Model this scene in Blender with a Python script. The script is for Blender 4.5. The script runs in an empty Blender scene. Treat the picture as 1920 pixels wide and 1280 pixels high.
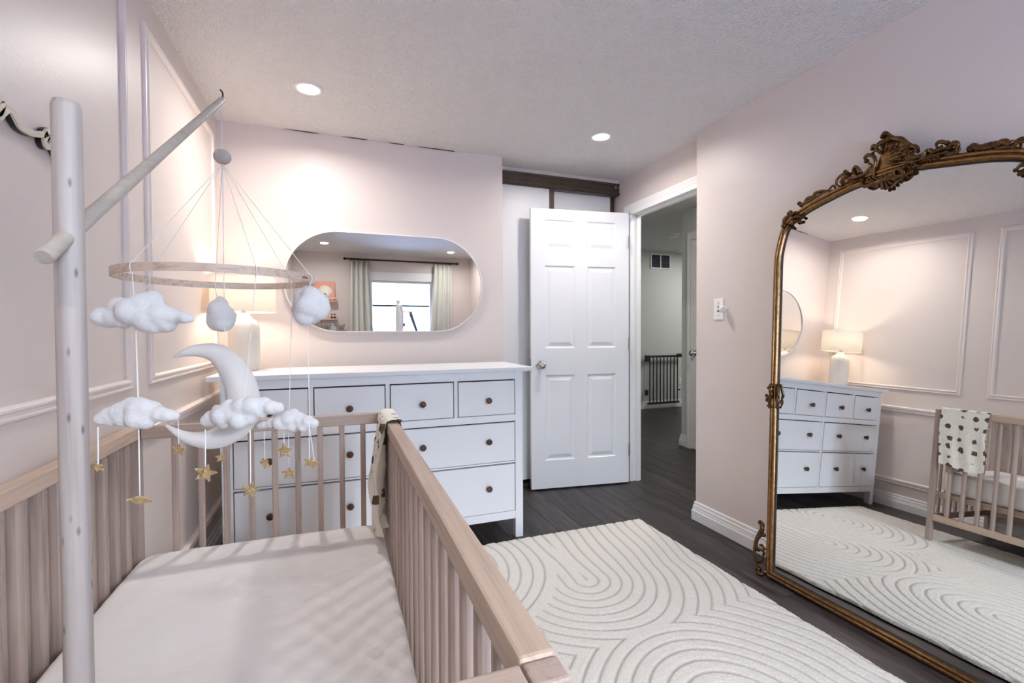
import bpy, bmesh, math, random
import numpy as np
from mathutils import Vector, Matrix, noise
random.seed(7)
S = bpy.context.scene
COL = S.collection
PI = math.pi

# ------------------------------------------------------------ camera, world, light, exposure
def make_camera():
    yaw, pit, rol = math.radians(-20.333), math.radians(-1.11), math.radians(-0.258)
    fw = Vector((-math.sin(yaw)*math.cos(pit), math.cos(yaw)*math.cos(pit), math.sin(pit)))
    rt = Vector((math.cos(yaw), math.sin(yaw), 0)); up = rt.cross(fw)
    r2 = rt*math.cos(rol)+up*math.sin(rol); u2 = -rt*math.sin(rol)+up*math.cos(rol)
    cd = bpy.data.cameras.new('camera'); cd.sensor_width = 36; cd.lens = 883.2*36/1920
    cd.clip_start = .02; cd.clip_end = 100
    c = bpy.data.objects.new('camera', cd); COL.objects.link(c)
    c.matrix_world = Matrix(((r2.x, u2.x, -fw.x, 0), (r2.y, u2.y, -fw.y, 0), (r2.z, u2.z, -fw.z, 1.1535), (0, 0, 0, 1)))
    S.camera = c
make_camera()

SKY = 44.0
w = bpy.data.worlds.new('sky'); S.world = w; w.use_nodes = True
nt = w.node_tree; nt.nodes.clear()
wo = nt.nodes.new('ShaderNodeOutputWorld'); bg = nt.nodes.new('ShaderNodeBackground')
bg.inputs[0].default_value = (.79, .875, 1.0, 1); bg.inputs[1].default_value = SKY
nt.links.new(bg.outputs[0], wo.inputs[0])

def area(name, loc, rot, sx, sy, power, color, shape='RECTANGLE', portal=False, spread=None):
    l = bpy.data.lights.new(name, 'AREA'); l.shape = shape; l.size = sx
    if shape in ('RECTANGLE', 'ELLIPSE'): l.size_y = sy
    l.energy = power; l.color = color
    if spread: l.spread = spread
    if portal: l.cycles.is_portal = True
    o = bpy.data.objects.new(name, l); COL.objects.link(o); o.location = loc; o.rotation_euler = rot
    return o
H = 2.358
XL, XR, YB, YF = -.628, 2.05, 3.09, -1.40
area('window_portal', (.957, YF-.12, 1.44), (math.radians(90), 0, 0), .98, 1.10, 1, (1, 1, 1), portal=True)
POT = [(-.121, 2.545), (1.539, 2.555), (-.15, -.62), (1.60, -.80)]
POT_W, HALL_FILL_W, LAMP_W = 6, 13, 13
for x, y in POT:
    area('pot_light', (x, y, H-.012), (0, 0, 0), .09, .09, POT_W, (1.0, .95, .90), 'DISK', spread=math.radians(165))
area('hall_fill', (5.2, 4.9, H-.03), (0, 0, 0), .5, .5, HALL_FILL_W, (1.0, .97, .92))  # unseen area lamp added to brighten the far hall
area('hall_fill', (2.75, 2.6, H-.03), (0, 0, 0), .3, .3, HALL_FILL_W*.6, (1.0, .97, .92))  # second added lamp, out of view, lifts the hall beside the doorway

vs = S.view_settings
vs.view_transform = 'Standard'; vs.look = 'None'; vs.gamma = 1; vs.use_curve_mapping = False
vs.exposure = 0.68
S.cycles.max_bounces = 14; S.cycles.diffuse_bounces = 7; S.cycles.glossy_bounces = 6
S.cycles.transmission_bounces = 8; S.cycles.transparent_max_bounces = 12
S.cycles.use_denoising = True
S.cycles.caustics_reflective = False; S.cycles.caustics_refractive = False
S.cycles.sample_clamp_indirect = 6

# ------------------------------------------------------------ materials
def srgb(r, g, b):
    f = lambda c: (c/255/12.92 if c/255 <= .04045 else ((c/255+.055)/1.055)**2.4)
    return (f(r), f(g), f(b), 1)
def nodes(name):
    m = bpy.data.materials.new(name); m.use_nodes = True
    t = m.node_tree; b = t.nodes['Principled BSDF']
    return m, t, b
def mapped(t, scale=(1, 1, 1), coord='Object', rot=(0, 0, 0)):
    tc = t.nodes.new('ShaderNodeTexCoord'); mp = t.nodes.new('ShaderNodeMapping')
    mp.inputs['Scale'].default_value = scale; mp.inputs['Rotation'].default_value = rot
    t.links.new(tc.outputs[coord], mp.inputs[0]); return mp.outputs[0]
def tex_noise(t, vec, scale, detail=4, rough=.55, dist=0):
    n = t.nodes.new('ShaderNodeTexNoise'); n.inputs['Scale'].default_value = scale
    n.inputs['Detail'].default_value = detail; n.inputs['Roughness'].default_value = rough
    n.inputs['Distortion'].default_value = dist
    t.links.new(vec, n.inputs['Vector']); return n
def ramp(t, fac, stops):
    r = t.nodes.new('ShaderNodeValToRGB'); e = r.color_ramp.elements
    e[0].position, e[0].color = stops[0]; e[1].position, e[1].color = stops[-1]
    for p, c in stops[1:-1]:
        k = e.new(p); k.color = c
    t.links.new(fac, r.inputs[0]); return r
def bump(t, b, height, strength, dist=.01):
    n = t.nodes.new('ShaderNodeBump'); n.inputs['Strength'].default_value = strength
    n.inputs['Distance'].default_value = dist
    t.links.new(height, n.inputs['Height']); t.links.new(n.outputs[0], b.inputs['Normal']); return n
def plain(name, col, rough=.5, metal=0, spec=None, noise_scale=None, bstr=0, bdist=.002, var=0):
    m, t, b = nodes(name)
    b.inputs['Base Color'].default_value = col; b.inputs['Roughness'].default_value = rough
    b.inputs['Metallic'].default_value = metal
    if spec is not None: b.inputs['Specular IOR Level'].default_value = spec
    v = mapped(t)
    n = tex_noise(t, v, noise_scale or 30)
    if var:
        c2 = tuple(min(1, c*(1-var)) for c in col[:3])+(1,); c3 = tuple(min(1, c*(1+var)) for c in col[:3])+(1,)
        r = ramp(t, n.outputs[0], [(.3, c2), (.7, c3)]); t.links.new(r.outputs[0], b.inputs['Base Color'])
    if bstr: bump(t, b, n.outputs[0], bstr, bdist)
    return m
def wood(name, dark, light, axis, scale=1.0, rough=.5, fleck=False, streak=14):
    m, t, b = nodes(name)
    sc = [streak*7, streak*7, streak*7]; sc[axis] = streak*.22
    v = mapped(t, tuple(s*scale for s in sc))
    # every piece gets its own grain
    oi = t.nodes.new('ShaderNodeObjectInfo'); ad = t.nodes.new('ShaderNodeVectorMath'); ad.operation = 'ADD'
    mu = t.nodes.new('ShaderNodeMath'); mu.operation = 'MULTIPLY'; mu.inputs[1].default_value = 37
    t.links.new(oi.outputs['Random'], mu.inputs[0]); t.links.new(v, ad.inputs[0]); t.links.new(mu.outputs[0], ad.inputs[1])
    n = tex_noise(t, ad.outputs[0], 1.0, 5, .6, .25)
    r = ramp(t, n.outputs[0], [(.28, dark), (.55, light), (.8, tuple((a+c)/2 for a, c in zip(dark, light)))])
    out = r.outputs[0]
    if fleck:
        sf = [75, 75, 75]; sf[axis] = 26
        vf = mapped(t, tuple(sf)); vo = t.nodes.new('ShaderNodeTexVoronoi'); vo.inputs['Scale'].default_value = 1.7
        t.links.new(vf, vo.inputs['Vector'])
        rf = ramp(t, vo.outputs['Distance'], [(.05, (.0, .0, .0, 1)), (.19, (1, 1, 1, 1))])
        mx = t.nodes.new('ShaderNodeMix'); mx.data_type = 'RGBA'
        t.links.new(rf.outputs[0], mx.inputs[0]); mx.inputs[6].default_value = tuple(c*.45 for c in dark[:3])+(1,)
        t.links.new(out, mx.inputs[7]); out = mx.outputs[2]
    # small shift of tone from piece to piece
    hs = t.nodes.new('ShaderNodeHueSaturation'); mr = t.nodes.new('ShaderNodeMapRange')
    mr.inputs['To Min'].default_value = .9; mr.inputs['To Max'].default_value = 1.1
    t.links.new(oi.outputs['Random'], mr.inputs[0]); t.links.new(mr.outputs[0], hs.inputs['Value'])
    t.links.new(out, hs.inputs['Color']); t.links.new(hs.outputs[0], b.inputs['Base Color'])
    b.inputs['Roughness'].default_value = rough
    bump(t, b, n.outputs[0], .12, .002)
    return m

M = {}
def wallpaint(name, col, bs=.12):
    m, t, b = nodes(name); b.inputs['Base Color'].default_value = col; b.inputs['Roughness'].default_value = .42
    b.inputs['Specular IOR Level'].default_value = .35
    n = tex_noise(t, mapped(t), 90, 3); bump(t, b, n.outputs[0], bs, .004); return m
M['wall'] = wallpaint('pink_beige_wall_paint', srgb(221, 210, 204))
M['hallwall'] = wallpaint('grey_hall_paint', srgb(210, 213, 211))
M['white'] = plain('white_trim_paint', srgb(236, 235, 235), .38, noise_scale=40, bstr=.03)
M['trim'] = plain('blush_trim_paint', srgb(235, 225, 221), .38, noise_scale=40, bstr=.03)
M['dresser'] = plain('white_dresser_paint', srgb(233, 235, 240), .35, noise_scale=60, bstr=.03)
M['door'] = plain('white_door_paint', srgb(232, 233, 236), .36, noise_scale=50, bstr=.04)
M['gap'] = plain('dark_gap', (.01, .01, .012, 1), .8)
def ceiling_mat():
    m, t, b = nodes('popcorn_ceiling')
    v = mapped(t); n = tex_noise(t, v, 110, 3, .7); n2 = tex_noise(t, v, 45, 2, .6)
    vo = t.nodes.new('ShaderNodeTexVoronoi'); vo.inputs['Scale'].default_value = 120; t.links.new(v, vo.inputs['Vector'])
    ad = t.nodes.new('ShaderNodeMath'); ad.operation = 'ADD'
    t.links.new(n.outputs[0], ad.inputs[0]); t.links.new(n2.outputs[0], ad.inputs[1])
    su = t.nodes.new('ShaderNodeMath'); su.operation = 'SUBTRACT'
    t.links.new(ad.outputs[0], su.inputs[0]); t.links.new(vo.outputs['Distance'], su.inputs[1])
    b.inputs['Base Color'].default_value = srgb(246, 243, 241); b.inputs['Roughness'].default_value = .9
    bump(t, b, su.outputs[0], .85, .013); return m
M['ceiling'] = ceiling_mat()
M['beech_x'] = wood('beech_across', srgb(160, 140, 128), srgb(184, 164, 151), 0)
M['beech_y'] = wood('beech_along', srgb(172, 149, 131), srgb(198, 175, 156), 1)
M['beech_z'] = wood('beech_upright', srgb(144, 126, 118), srgb(172, 153, 143), 2)
M['pole'] = wood('flecked_beech_dowel', srgb(150, 139, 134), srgb(176, 166, 160), 2, fleck=True)
M['arm'] = wood('pale_beech_dowel', srgb(160, 149, 139), srgb(184, 174, 162), 1)
M['hoop'] = wood('hoop_wood', srgb(164, 138, 120), srgb(206, 184, 166), 0, streak=20)
M['darkknob'] = wood('walnut_knob', srgb(44, 26, 20), srgb(84, 54, 42), 0, rough=.45)
def plank_mat():
    m, t, b = nodes('dark_laminate')
    oi = t.nodes.new('ShaderNodeObjectInfo')
    v = mapped(t, (14, 1.1, 14)); ad = t.nodes.new('ShaderNodeVectorMath'); ad.operation = 'ADD'
    mu = t.nodes.new('ShaderNodeMath'); mu.operation = 'MULTIPLY'; mu.inputs[1].default_value = 53
    t.links.new(oi.outputs['Random'], mu.inputs[0]); t.links.new(v, ad.inputs[0]); t.links.new(mu.outputs[0], ad.inputs[1])
    n = tex_noise(t, ad.outputs[0], 1.6, 8, .68, 1.6)
    r = ramp(t, n.outputs[0], [(.30, srgb(24, 20, 21)), (.5, srgb(48, 41, 41)), (.72, srgb(86, 76, 74))])
    hs = t.nodes.new('ShaderNodeHueSaturation'); mr = t.nodes.new('ShaderNodeMapRange')
    mr.inputs['To Min'].default_value = .8; mr.inputs['To Max'].default_value = 1.25
    t.links.new(oi.outputs['Random'], mr.inputs[0]); t.links.new(mr.outputs[0], hs.inputs['Value'])
    t.links.new(r.outputs[0], hs.inputs['Color']); t.links.new(hs.outputs[0], b.inputs['Base Color'])
    b.inputs['Roughness'].default_value = .42; bump(t, b, n.outputs[0], .15, .002); return m
M['plank'] = plank_mat()
def rug_mat():
    m, t, b = nodes('cream_rug_pile')
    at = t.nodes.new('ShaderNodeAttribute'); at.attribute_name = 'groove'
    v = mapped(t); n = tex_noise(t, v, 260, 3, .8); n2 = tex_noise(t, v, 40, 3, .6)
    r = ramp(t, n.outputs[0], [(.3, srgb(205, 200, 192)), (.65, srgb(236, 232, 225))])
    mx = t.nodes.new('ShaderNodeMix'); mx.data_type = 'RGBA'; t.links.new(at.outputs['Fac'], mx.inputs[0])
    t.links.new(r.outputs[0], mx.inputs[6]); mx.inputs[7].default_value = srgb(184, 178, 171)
    t.links.new(mx.outputs[2], b.inputs['Base Color']); b.inputs['Roughness'].default_value = .95
    b.inputs['Specular IOR Level'].default_value = .1
    ad = t.nodes.new('ShaderNodeMath'); ad.operation = 'ADD'; t.links.new(n.outputs[0], ad.inputs[0]); t.links.new(n2.outputs[0], ad.inputs[1])
    bump(t, b, ad.outputs[0], .7, .006); return m
M['rug'] = rug_mat()
def mirror_mat(name, col):
    m, t, b = nodes(name); b.inputs['Base Color'].default_value = col
    b.inputs['Metallic'].default_value = 1; b.inputs['Roughness'].default_value = .0; return m
M['mirror'] = mirror_mat('silvered_glass', (.86, .87, .86, 1))
M['mirror2'] = mirror_mat('oval_silvered_glass', (.80, .81, .82, 1))
def bronze(nm='antique_bronze', k=1.0):
    m, t, b = nodes(nm); v = mapped(t); n = tex_noise(t, v, 55, 5, .7)
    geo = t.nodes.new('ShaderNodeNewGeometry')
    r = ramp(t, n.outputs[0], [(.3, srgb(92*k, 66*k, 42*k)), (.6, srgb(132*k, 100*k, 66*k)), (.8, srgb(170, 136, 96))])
    pr = ramp(t, geo.outputs['Pointiness'], [(.41, (.35, .32, .28, 1)), (.50, (1.3, 1.25, 1.15, 1))])  # highlights on ridges and shade in recesses put into the base colour
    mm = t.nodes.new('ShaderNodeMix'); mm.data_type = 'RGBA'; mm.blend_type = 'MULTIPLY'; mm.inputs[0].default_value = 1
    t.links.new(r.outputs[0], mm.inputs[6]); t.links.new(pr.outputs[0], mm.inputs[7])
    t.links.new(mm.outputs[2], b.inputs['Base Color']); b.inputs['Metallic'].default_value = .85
    b.inputs['Roughness'].default_value = .27; bump(t, b, n.outputs[0], .08, .002); return m
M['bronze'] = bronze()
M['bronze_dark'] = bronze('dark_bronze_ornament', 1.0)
M['trackbrown'] = plain('bronze_track_metal', srgb(84, 72, 60), .4, .6, noise_scale=20, var=.1)
M['chrome'] = plain('polished_nickel', (.62, .60, .58, 1), .12, 1)
M['steel'] = plain('dull_steel', (.4, .39, .37, 1), .35, 1)
M['black'] = plain('black_metal', (.012, .012, .014, 1), .4)
M['gatemetal'] = plain('black_gate_metal', (.014, .014, .015, 1), .45)
M['felt'] = None
def felt(name, col):
    m, t, b = nodes(name); v = mapped(t); n = tex_noise(t, v, 420, 4, .8)
    b.inputs['Base Color'].default_value = col; b.inputs['Roughness'].default_value = 1
    b.inputs['Specular IOR Level'].default_value = .05
    b.inputs['Sheen Weight'].default_value = .35; b.inputs['Sheen Roughness'].default_value = .6
    bump(t, b, n.outputs[0], .5, .003); return m
M['felt'] = felt('white_felt', srgb(228, 228, 230)); M['moonfelt'] = felt('ivory_felt', srgb(226, 221, 217))
M['bead'] = felt('grey_felt_bead', srgb(186, 174, 168))
M['cord'] = plain('white_cotton_cord', srgb(238, 238, 240), .9)
M['gold'] = plain('crinkled_gold_foil', srgb(222, 196, 150), .22, 1, noise_scale=320, bstr=1, bdist=.006, var=.1)
def sheet():
    m, t, b = nodes('cream_muslin_sheet'); v = mapped(t, (1, 2.2, 1)); n = tex_noise(t, v, 60, 5, .7, .8); n2 = tex_noise(t, v, 9, 3, .5, .5)
    b.inputs['Base Color'].default_value = srgb(230, 228, 227); b.inputs['Roughness'].default_value = .95
    b.inputs['Specular IOR Level'].default_value = .1
    ad = t.nodes.new('ShaderNodeMath'); ad.operation = 'MULTIPLY_ADD'; ad.inputs[1].default_value = 3
    t.links.new(n2.outputs[0], ad.inputs[0]); t.links.new(n.outputs[0], ad.inputs[2])
    bump(t, b, ad.outputs[0], .35, .006); return m
M['sheet'] = sheet()
def print_cloth():
    m, t, b = nodes('cream_muslin_with_brown_print'); tc = t.nodes.new('ShaderNodeTexCoord')
    mp = t.nodes.new('ShaderNodeMapping'); t.links.new(tc.outputs['UV'], mp.inputs[0]); mp.inputs['Scale'].default_value = (16, 16, 1)
    nd = tex_noise(t, mp.outputs[0], 3.2, 3, .6)
    sub = t.nodes.new('ShaderNodeVectorMath'); sub.operation = 'MULTIPLY_ADD'; t.links.new(nd.outputs['Color'], sub.inputs[0])
    sub.inputs[1].default_value = (.42, .42, 0); t.links.new(mp.outputs[0], sub.inputs[2])
    vo = t.nodes.new('ShaderNodeTexVoronoi'); vo.inputs['Scale'].default_value = 1; vo.inputs['Randomness'].default_value = .3
    t.links.new(sub.outputs[0], vo.inputs['Vector'])
    r = ramp(t, vo.outputs['Distance'], [(.25, srgb(100, 84, 66)), (.29, srgb(232, 228, 218))])
    t.links.new(r.outputs[0], b.inputs['Base Color']); b.inputs['Roughness'].default_value = .95
    b.inputs['Specular IOR Level'].default_value = .1
    n = tex_noise(t, mapped(t, (1, 1, 1)), 70, 4, .7); bump(t, b, n.outputs[0], .35, .004); return m
M['print'] = print_cloth()
M['ceramic'] = plain('cream_ceramic', srgb(228, 222, 212), .55, noise_scale=200, bstr=.15)
def shade_mat():
    m, t, b = nodes('linen_lamp_shade'); o = t.nodes['Material Output']
    d = t.nodes.new('ShaderNodeBsdfDiffuse'); tr = t.nodes.new('ShaderNodeBsdfTranslucent'); mx = t.nodes.new('ShaderNodeMixShader')
    n = tex_noise(t, mapped(t, (200, 200, 30)), 2, 3)
    r = ramp(t, n.outputs[0], [(.3, (.86, .82, .76, 1)), (.7, (.95, .92, .87, 1))])
    t.links.new(r.outputs[0], d.inputs[0]); t.links.new(r.outputs[0], tr.inputs[0]); mx.inputs[0].default_value = .55
    t.links.new(d.outputs[0], mx.inputs[1]); t.links.new(tr.outputs[0], mx.inputs[2]); t.links.new(mx.outputs[0], o.inputs[0]); return m
M['shade'] = shade_mat()
def emis(name, col, s):
    m, t, b = nodes(name); b.inputs['Base Color'].default_value = (.8, .8, .8, 1)
    b.inputs['Emission Color'].default_value = col; b.inputs['Emission Strength'].default_value = s; return m
M['glow'] = emis('lit_diffuser', (1, .96, .9, 1), 9)
M['bulb'] = emis('lit_bulb', (1, .82, .6, 1), 12)
def glass():
    m, t, b = nodes('window_glass'); o = t.nodes['Material Output']
    tr = t.nodes.new('ShaderNodeBsdfTransparent'); gl = t.nodes.new('ShaderNodeBsdfGlossy'); gl.inputs['Roughness'].default_value = 0
    fr = t.nodes.new('ShaderNodeFresnel'); fr.inputs[0].default_value = 1.45; mx = t.nodes.new('ShaderNodeMixShader')
    t.links.new(fr.outputs[0], mx.inputs[0]); t.links.new(tr.outputs[0], mx.inputs[1]); t.links.new(gl.outputs[0], mx.inputs[2])
    t.links.new(mx.outputs[0], o.inputs[0]); return m
M['glass'] = glass()
M['curtain'] = plain('sage_linen_curtain', srgb(216, 216, 208), .9, noise_scale=300, bstr=.2, var=.04)
M['siding'] = plain('pale_siding', srgb(150, 165, 200), .7, noise_scale=20, var=.05)
M['fascia'] = plain('white_fascia', srgb(190, 200, 210), .6)
M['roof'] = plain('bluish_shingle', srgb(62, 104, 118), .9, noise_scale=60, var=.2)
M['pinkshelf'] = plain('pale_pink_wood', srgb(226, 196, 182), .6)
M['coral'] = plain('coral_book_cover', srgb(224, 150, 128), .5, noise_scale=60, var=.12)
M['cream'] = plain('cream_print', srgb(240, 236, 218), .6, noise_scale=80, var=.04)
M['brown'] = plain('brown_cloth', srgb(110, 78, 56), .8)
M['fur'] = felt('grey_plush', srgb(132, 126, 120))
M['grey'] = plain('grey_plastic', srgb(96, 100, 118), .5)
M['plastic'] = plain('white_plastic', srgb(240, 240, 240), .35)
M['signwood'] = wood('birch_ply_face', srgb(196, 182, 164), srgb(222, 210, 194), 1, streak=8)

# ------------------------------------------------------------ helpers
def wm(o):
    m = o.matrix_basis.copy()
    if o.parent: m = wm(o.parent) @ o.matrix_parent_inverse @ m
    return m
def link(o, parent=None):
    COL.objects.link(o)
    if parent is not None:
        o.parent = parent; o.matrix_parent_inverse = wm(parent).inverted()
    return o
def tag(o, label=None, cat=None, group=None, kind=None):
    if label: o['label'] = label
    if cat: o['category'] = cat
    if group: o['group'] = group
    if kind: o['kind'] = kind
    return o
def empty(name, loc, label, cat, group=None):
    o = bpy.data.objects.new(name, None); o.empty_display_size = .05; COL.objects.link(o); o.location = loc
    return tag(o, label, cat, group)
class MB:
    def __init__(s): s.v = []; s.f = []; s.sm = []
    def add(s, v, f, smooth=False):
        n = len(s.v); s.v += [tuple(p) for p in v]; s.f += [tuple(i+n for i in q) for q in f]; s.sm += [smooth]*len(f); return s
    def box(s, x0, x1, y0, y1, z0, z1):
        v = [(x, y, z) for x in (x0, x1) for y in (y0, y1) for z in (z0, z1)]
        return s.add(v, [(0, 1, 3, 2), (4, 6, 7, 5), (0, 4, 5, 1), (2, 3, 7, 6), (0, 2, 6, 4), (1, 5, 7, 3)])
    def mesh(s, name='m'):
        me = bpy.data.meshes.new(name); me.from_pydata(s.v, [], s.f); me.update()
        me.polygons.foreach_set('use_smooth', s.sm); return me
    def tube(s, pts, r, seg=8, smooth=True, closed=False):
        P = [Vector(p) for p in pts]; n = len(P)
        R = r if hasattr(r, '__len__') else [r]*n
        T = []
        for i in range(n):
            a = P[(i-1) % n] if (closed or i > 0) else P[i]; b = P[(i+1) % n] if (closed or i < n-1) else P[i]
            d = (b-a); T.append(d.normalized() if d.length > 1e-9 else Vector((0, 0, 1)))
        u = T[0].orthogonal().normalized(); v = []; f = []
        for i in range(n):
            u = (u-T[i]*u.dot(T[i]));
            u = u.normalized() if u.length > 1e-6 else T[i].orthogonal().normalized()
            w_ = T[i].cross(u)
            for k in range(seg):
                a = 2*PI*k/seg; v.append(P[i]+(u*math.cos(a)+w_*math.sin(a))*R[i])
        rng = n if closed else n-1
        for i in range(rng):
            j = (i+1) % n
            for k in range(seg): f.append((i*seg+k, i*seg+(k+1) % seg, j*seg+(k+1) % seg, j*seg+k))
        s.add(v, f, smooth)
        if not closed:
            s.add(v[:seg], [tuple(range(seg-1, -1, -1))]); s.add(v[-seg:], [tuple(range(seg))])
        return s
    def lathe(s, prof, c=(0, 0, 0), axis='z', seg=24, smooth=True):
        v = []; f = []
        for r, h in prof:
            for k in range(seg):
                a = 2*PI*k/seg; x, y = r*math.cos(a), r*math.sin(a)
                p = (x, y, h) if axis == 'z' else ((h, x, y) if axis == 'x' else (y, h, x))
                v.append((p[0]+c[0], p[1]+c[1], p[2]+c[2]))
        for i in range(len(prof)-1):
            for k in range(seg): f.append((i*seg+k, i*seg+(k+1) % seg, (i+1)*seg+(k+1) % seg, (i+1)*seg+k))
        ring_ = prof[0] == prof[-1]
        s.add(v, f, smooth)
        if prof[0][0] > 1e-6 and not ring_: s.add(v[:seg], [tuple(range(seg-1, -1, -1))])
        if prof[-1][0] > 1e-6 and not ring_: s.add(v[-seg:], [tuple(range(seg))])
        return s
    def ball(s, c, r, seg=12, rings=8, sq=(1, 1, 1)):
        v = [(c[0], c[1], c[2]-r*sq[2])]; f = []
        for i in range(1, rings):
            a = PI*i/rings
            for k in range(seg):
                b = 2*PI*k/seg; v.append((c[0]+r*sq[0]*math.sin(a)*math.cos(b), c[1]+r*sq[1]*math.sin(a)*math.sin(b), c[2]-r*sq[2]*math.cos(a)))
        v.append((c[0], c[1], c[2]+r*sq[2]))
        for k in range(seg): f.append((0, 1+(k+1) % seg, 1+k)); f.append((len(v)-1, 1+(rings-2)*seg+k, 1+(rings-2)*seg+(k+1) % seg))
        for i in range(rings-2):
            for k in range(seg): f.append((1+i*seg+k, 1+i*seg+(k+1) % seg, 1+(i+1)*seg+(k+1) % seg, 1+(i+1)*seg+k))
        return s.add(v, f, True)
def spline(pts, n=5):
    P = [tuple(p) for p in pts]; out = []
    for i in range(len(P)-1):
        p0 = P[max(i-1, 0)]; p1 = P[i]; p2 = P[i+1]; p3 = P[min(i+2, len(P)-1)]
        for k in range(n):
            t = k/n
            out.append(tuple(.5*(2*b+(c-a)*t+(2*a-5*b+4*c-d)*t*t+(-a+3*b-3*c+d)*t**3) for a, b, c, d in zip(p0, p1, p2, p3)))
    out.append(P[-1]); return out
def obj(name, mesh, mat, parent=None, loc=None, bevel=0, seg=2):
    if isinstance(mesh, MB): mesh = mesh.mesh(name)
    o = bpy.data.objects.new(name, mesh)
    if mat is not None and not mesh.materials: mesh.materials.append(mat)
    link(o, parent)
    if loc is not None:
        o.matrix_basis = Matrix.Translation(loc)
    if bevel:
        b = o.modifiers.new('bevel', 'BEVEL'); b.width = bevel; b.segments = seg; b.limit_method = 'ANGLE'; b.angle_limit = math.radians(40)
    return o
def bx(name, x0, x1, y0, y1, z0, z1, mat, parent=None, bevel=0):
    return obj(name, MB().box(x0, x1, y0, y1, z0, z1), mat, parent, None, bevel)
def struct(o, label, cat): return tag(o, label, cat, None, 'structure')
def sweep_profile(path, prof, closed=False, plane='yz', x=0, sign=1):
    """sweep a 2-D profile (w inward, d outward) along a path in a plane, mitred"""
    n = len(path); v = []; f = []; m = len(prof)
    for i in range(n):
        p = Vector(path[i]); a = Vector(path[(i-1) % n]) if (closed or i) else None; b = Vector(path[(i+1) % n]) if (closed or i < n-1) else None
        d1 = (p-a).normalized() if a is not None else (b-p).normalized(); d2 = (b-p).normalized() if b is not None else d1
        n1 = Vector((-d1.y, d1.x)); n2 = Vector((-d2.y, d2.x)); mm = (n1+n2)
        mm = mm/ max(.3, mm.length_squared/2) if mm.length > 1e-6 else n1
        for wv, dv in prof:
            q = p+mm*wv
            v.append((x+sign*dv, q.x, q.y) if plane == 'yz' else (q.x, q.y, dv) if plane == 'xy' else (q.x, x+sign*dv, q.y))
    for i in range(n if closed else n-1):
        j = (i+1) % n
        for k in range(m-1): f.append((i*m+k, i*m+k+1, j*m+k+1, j*m+k))
    return v, f
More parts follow.
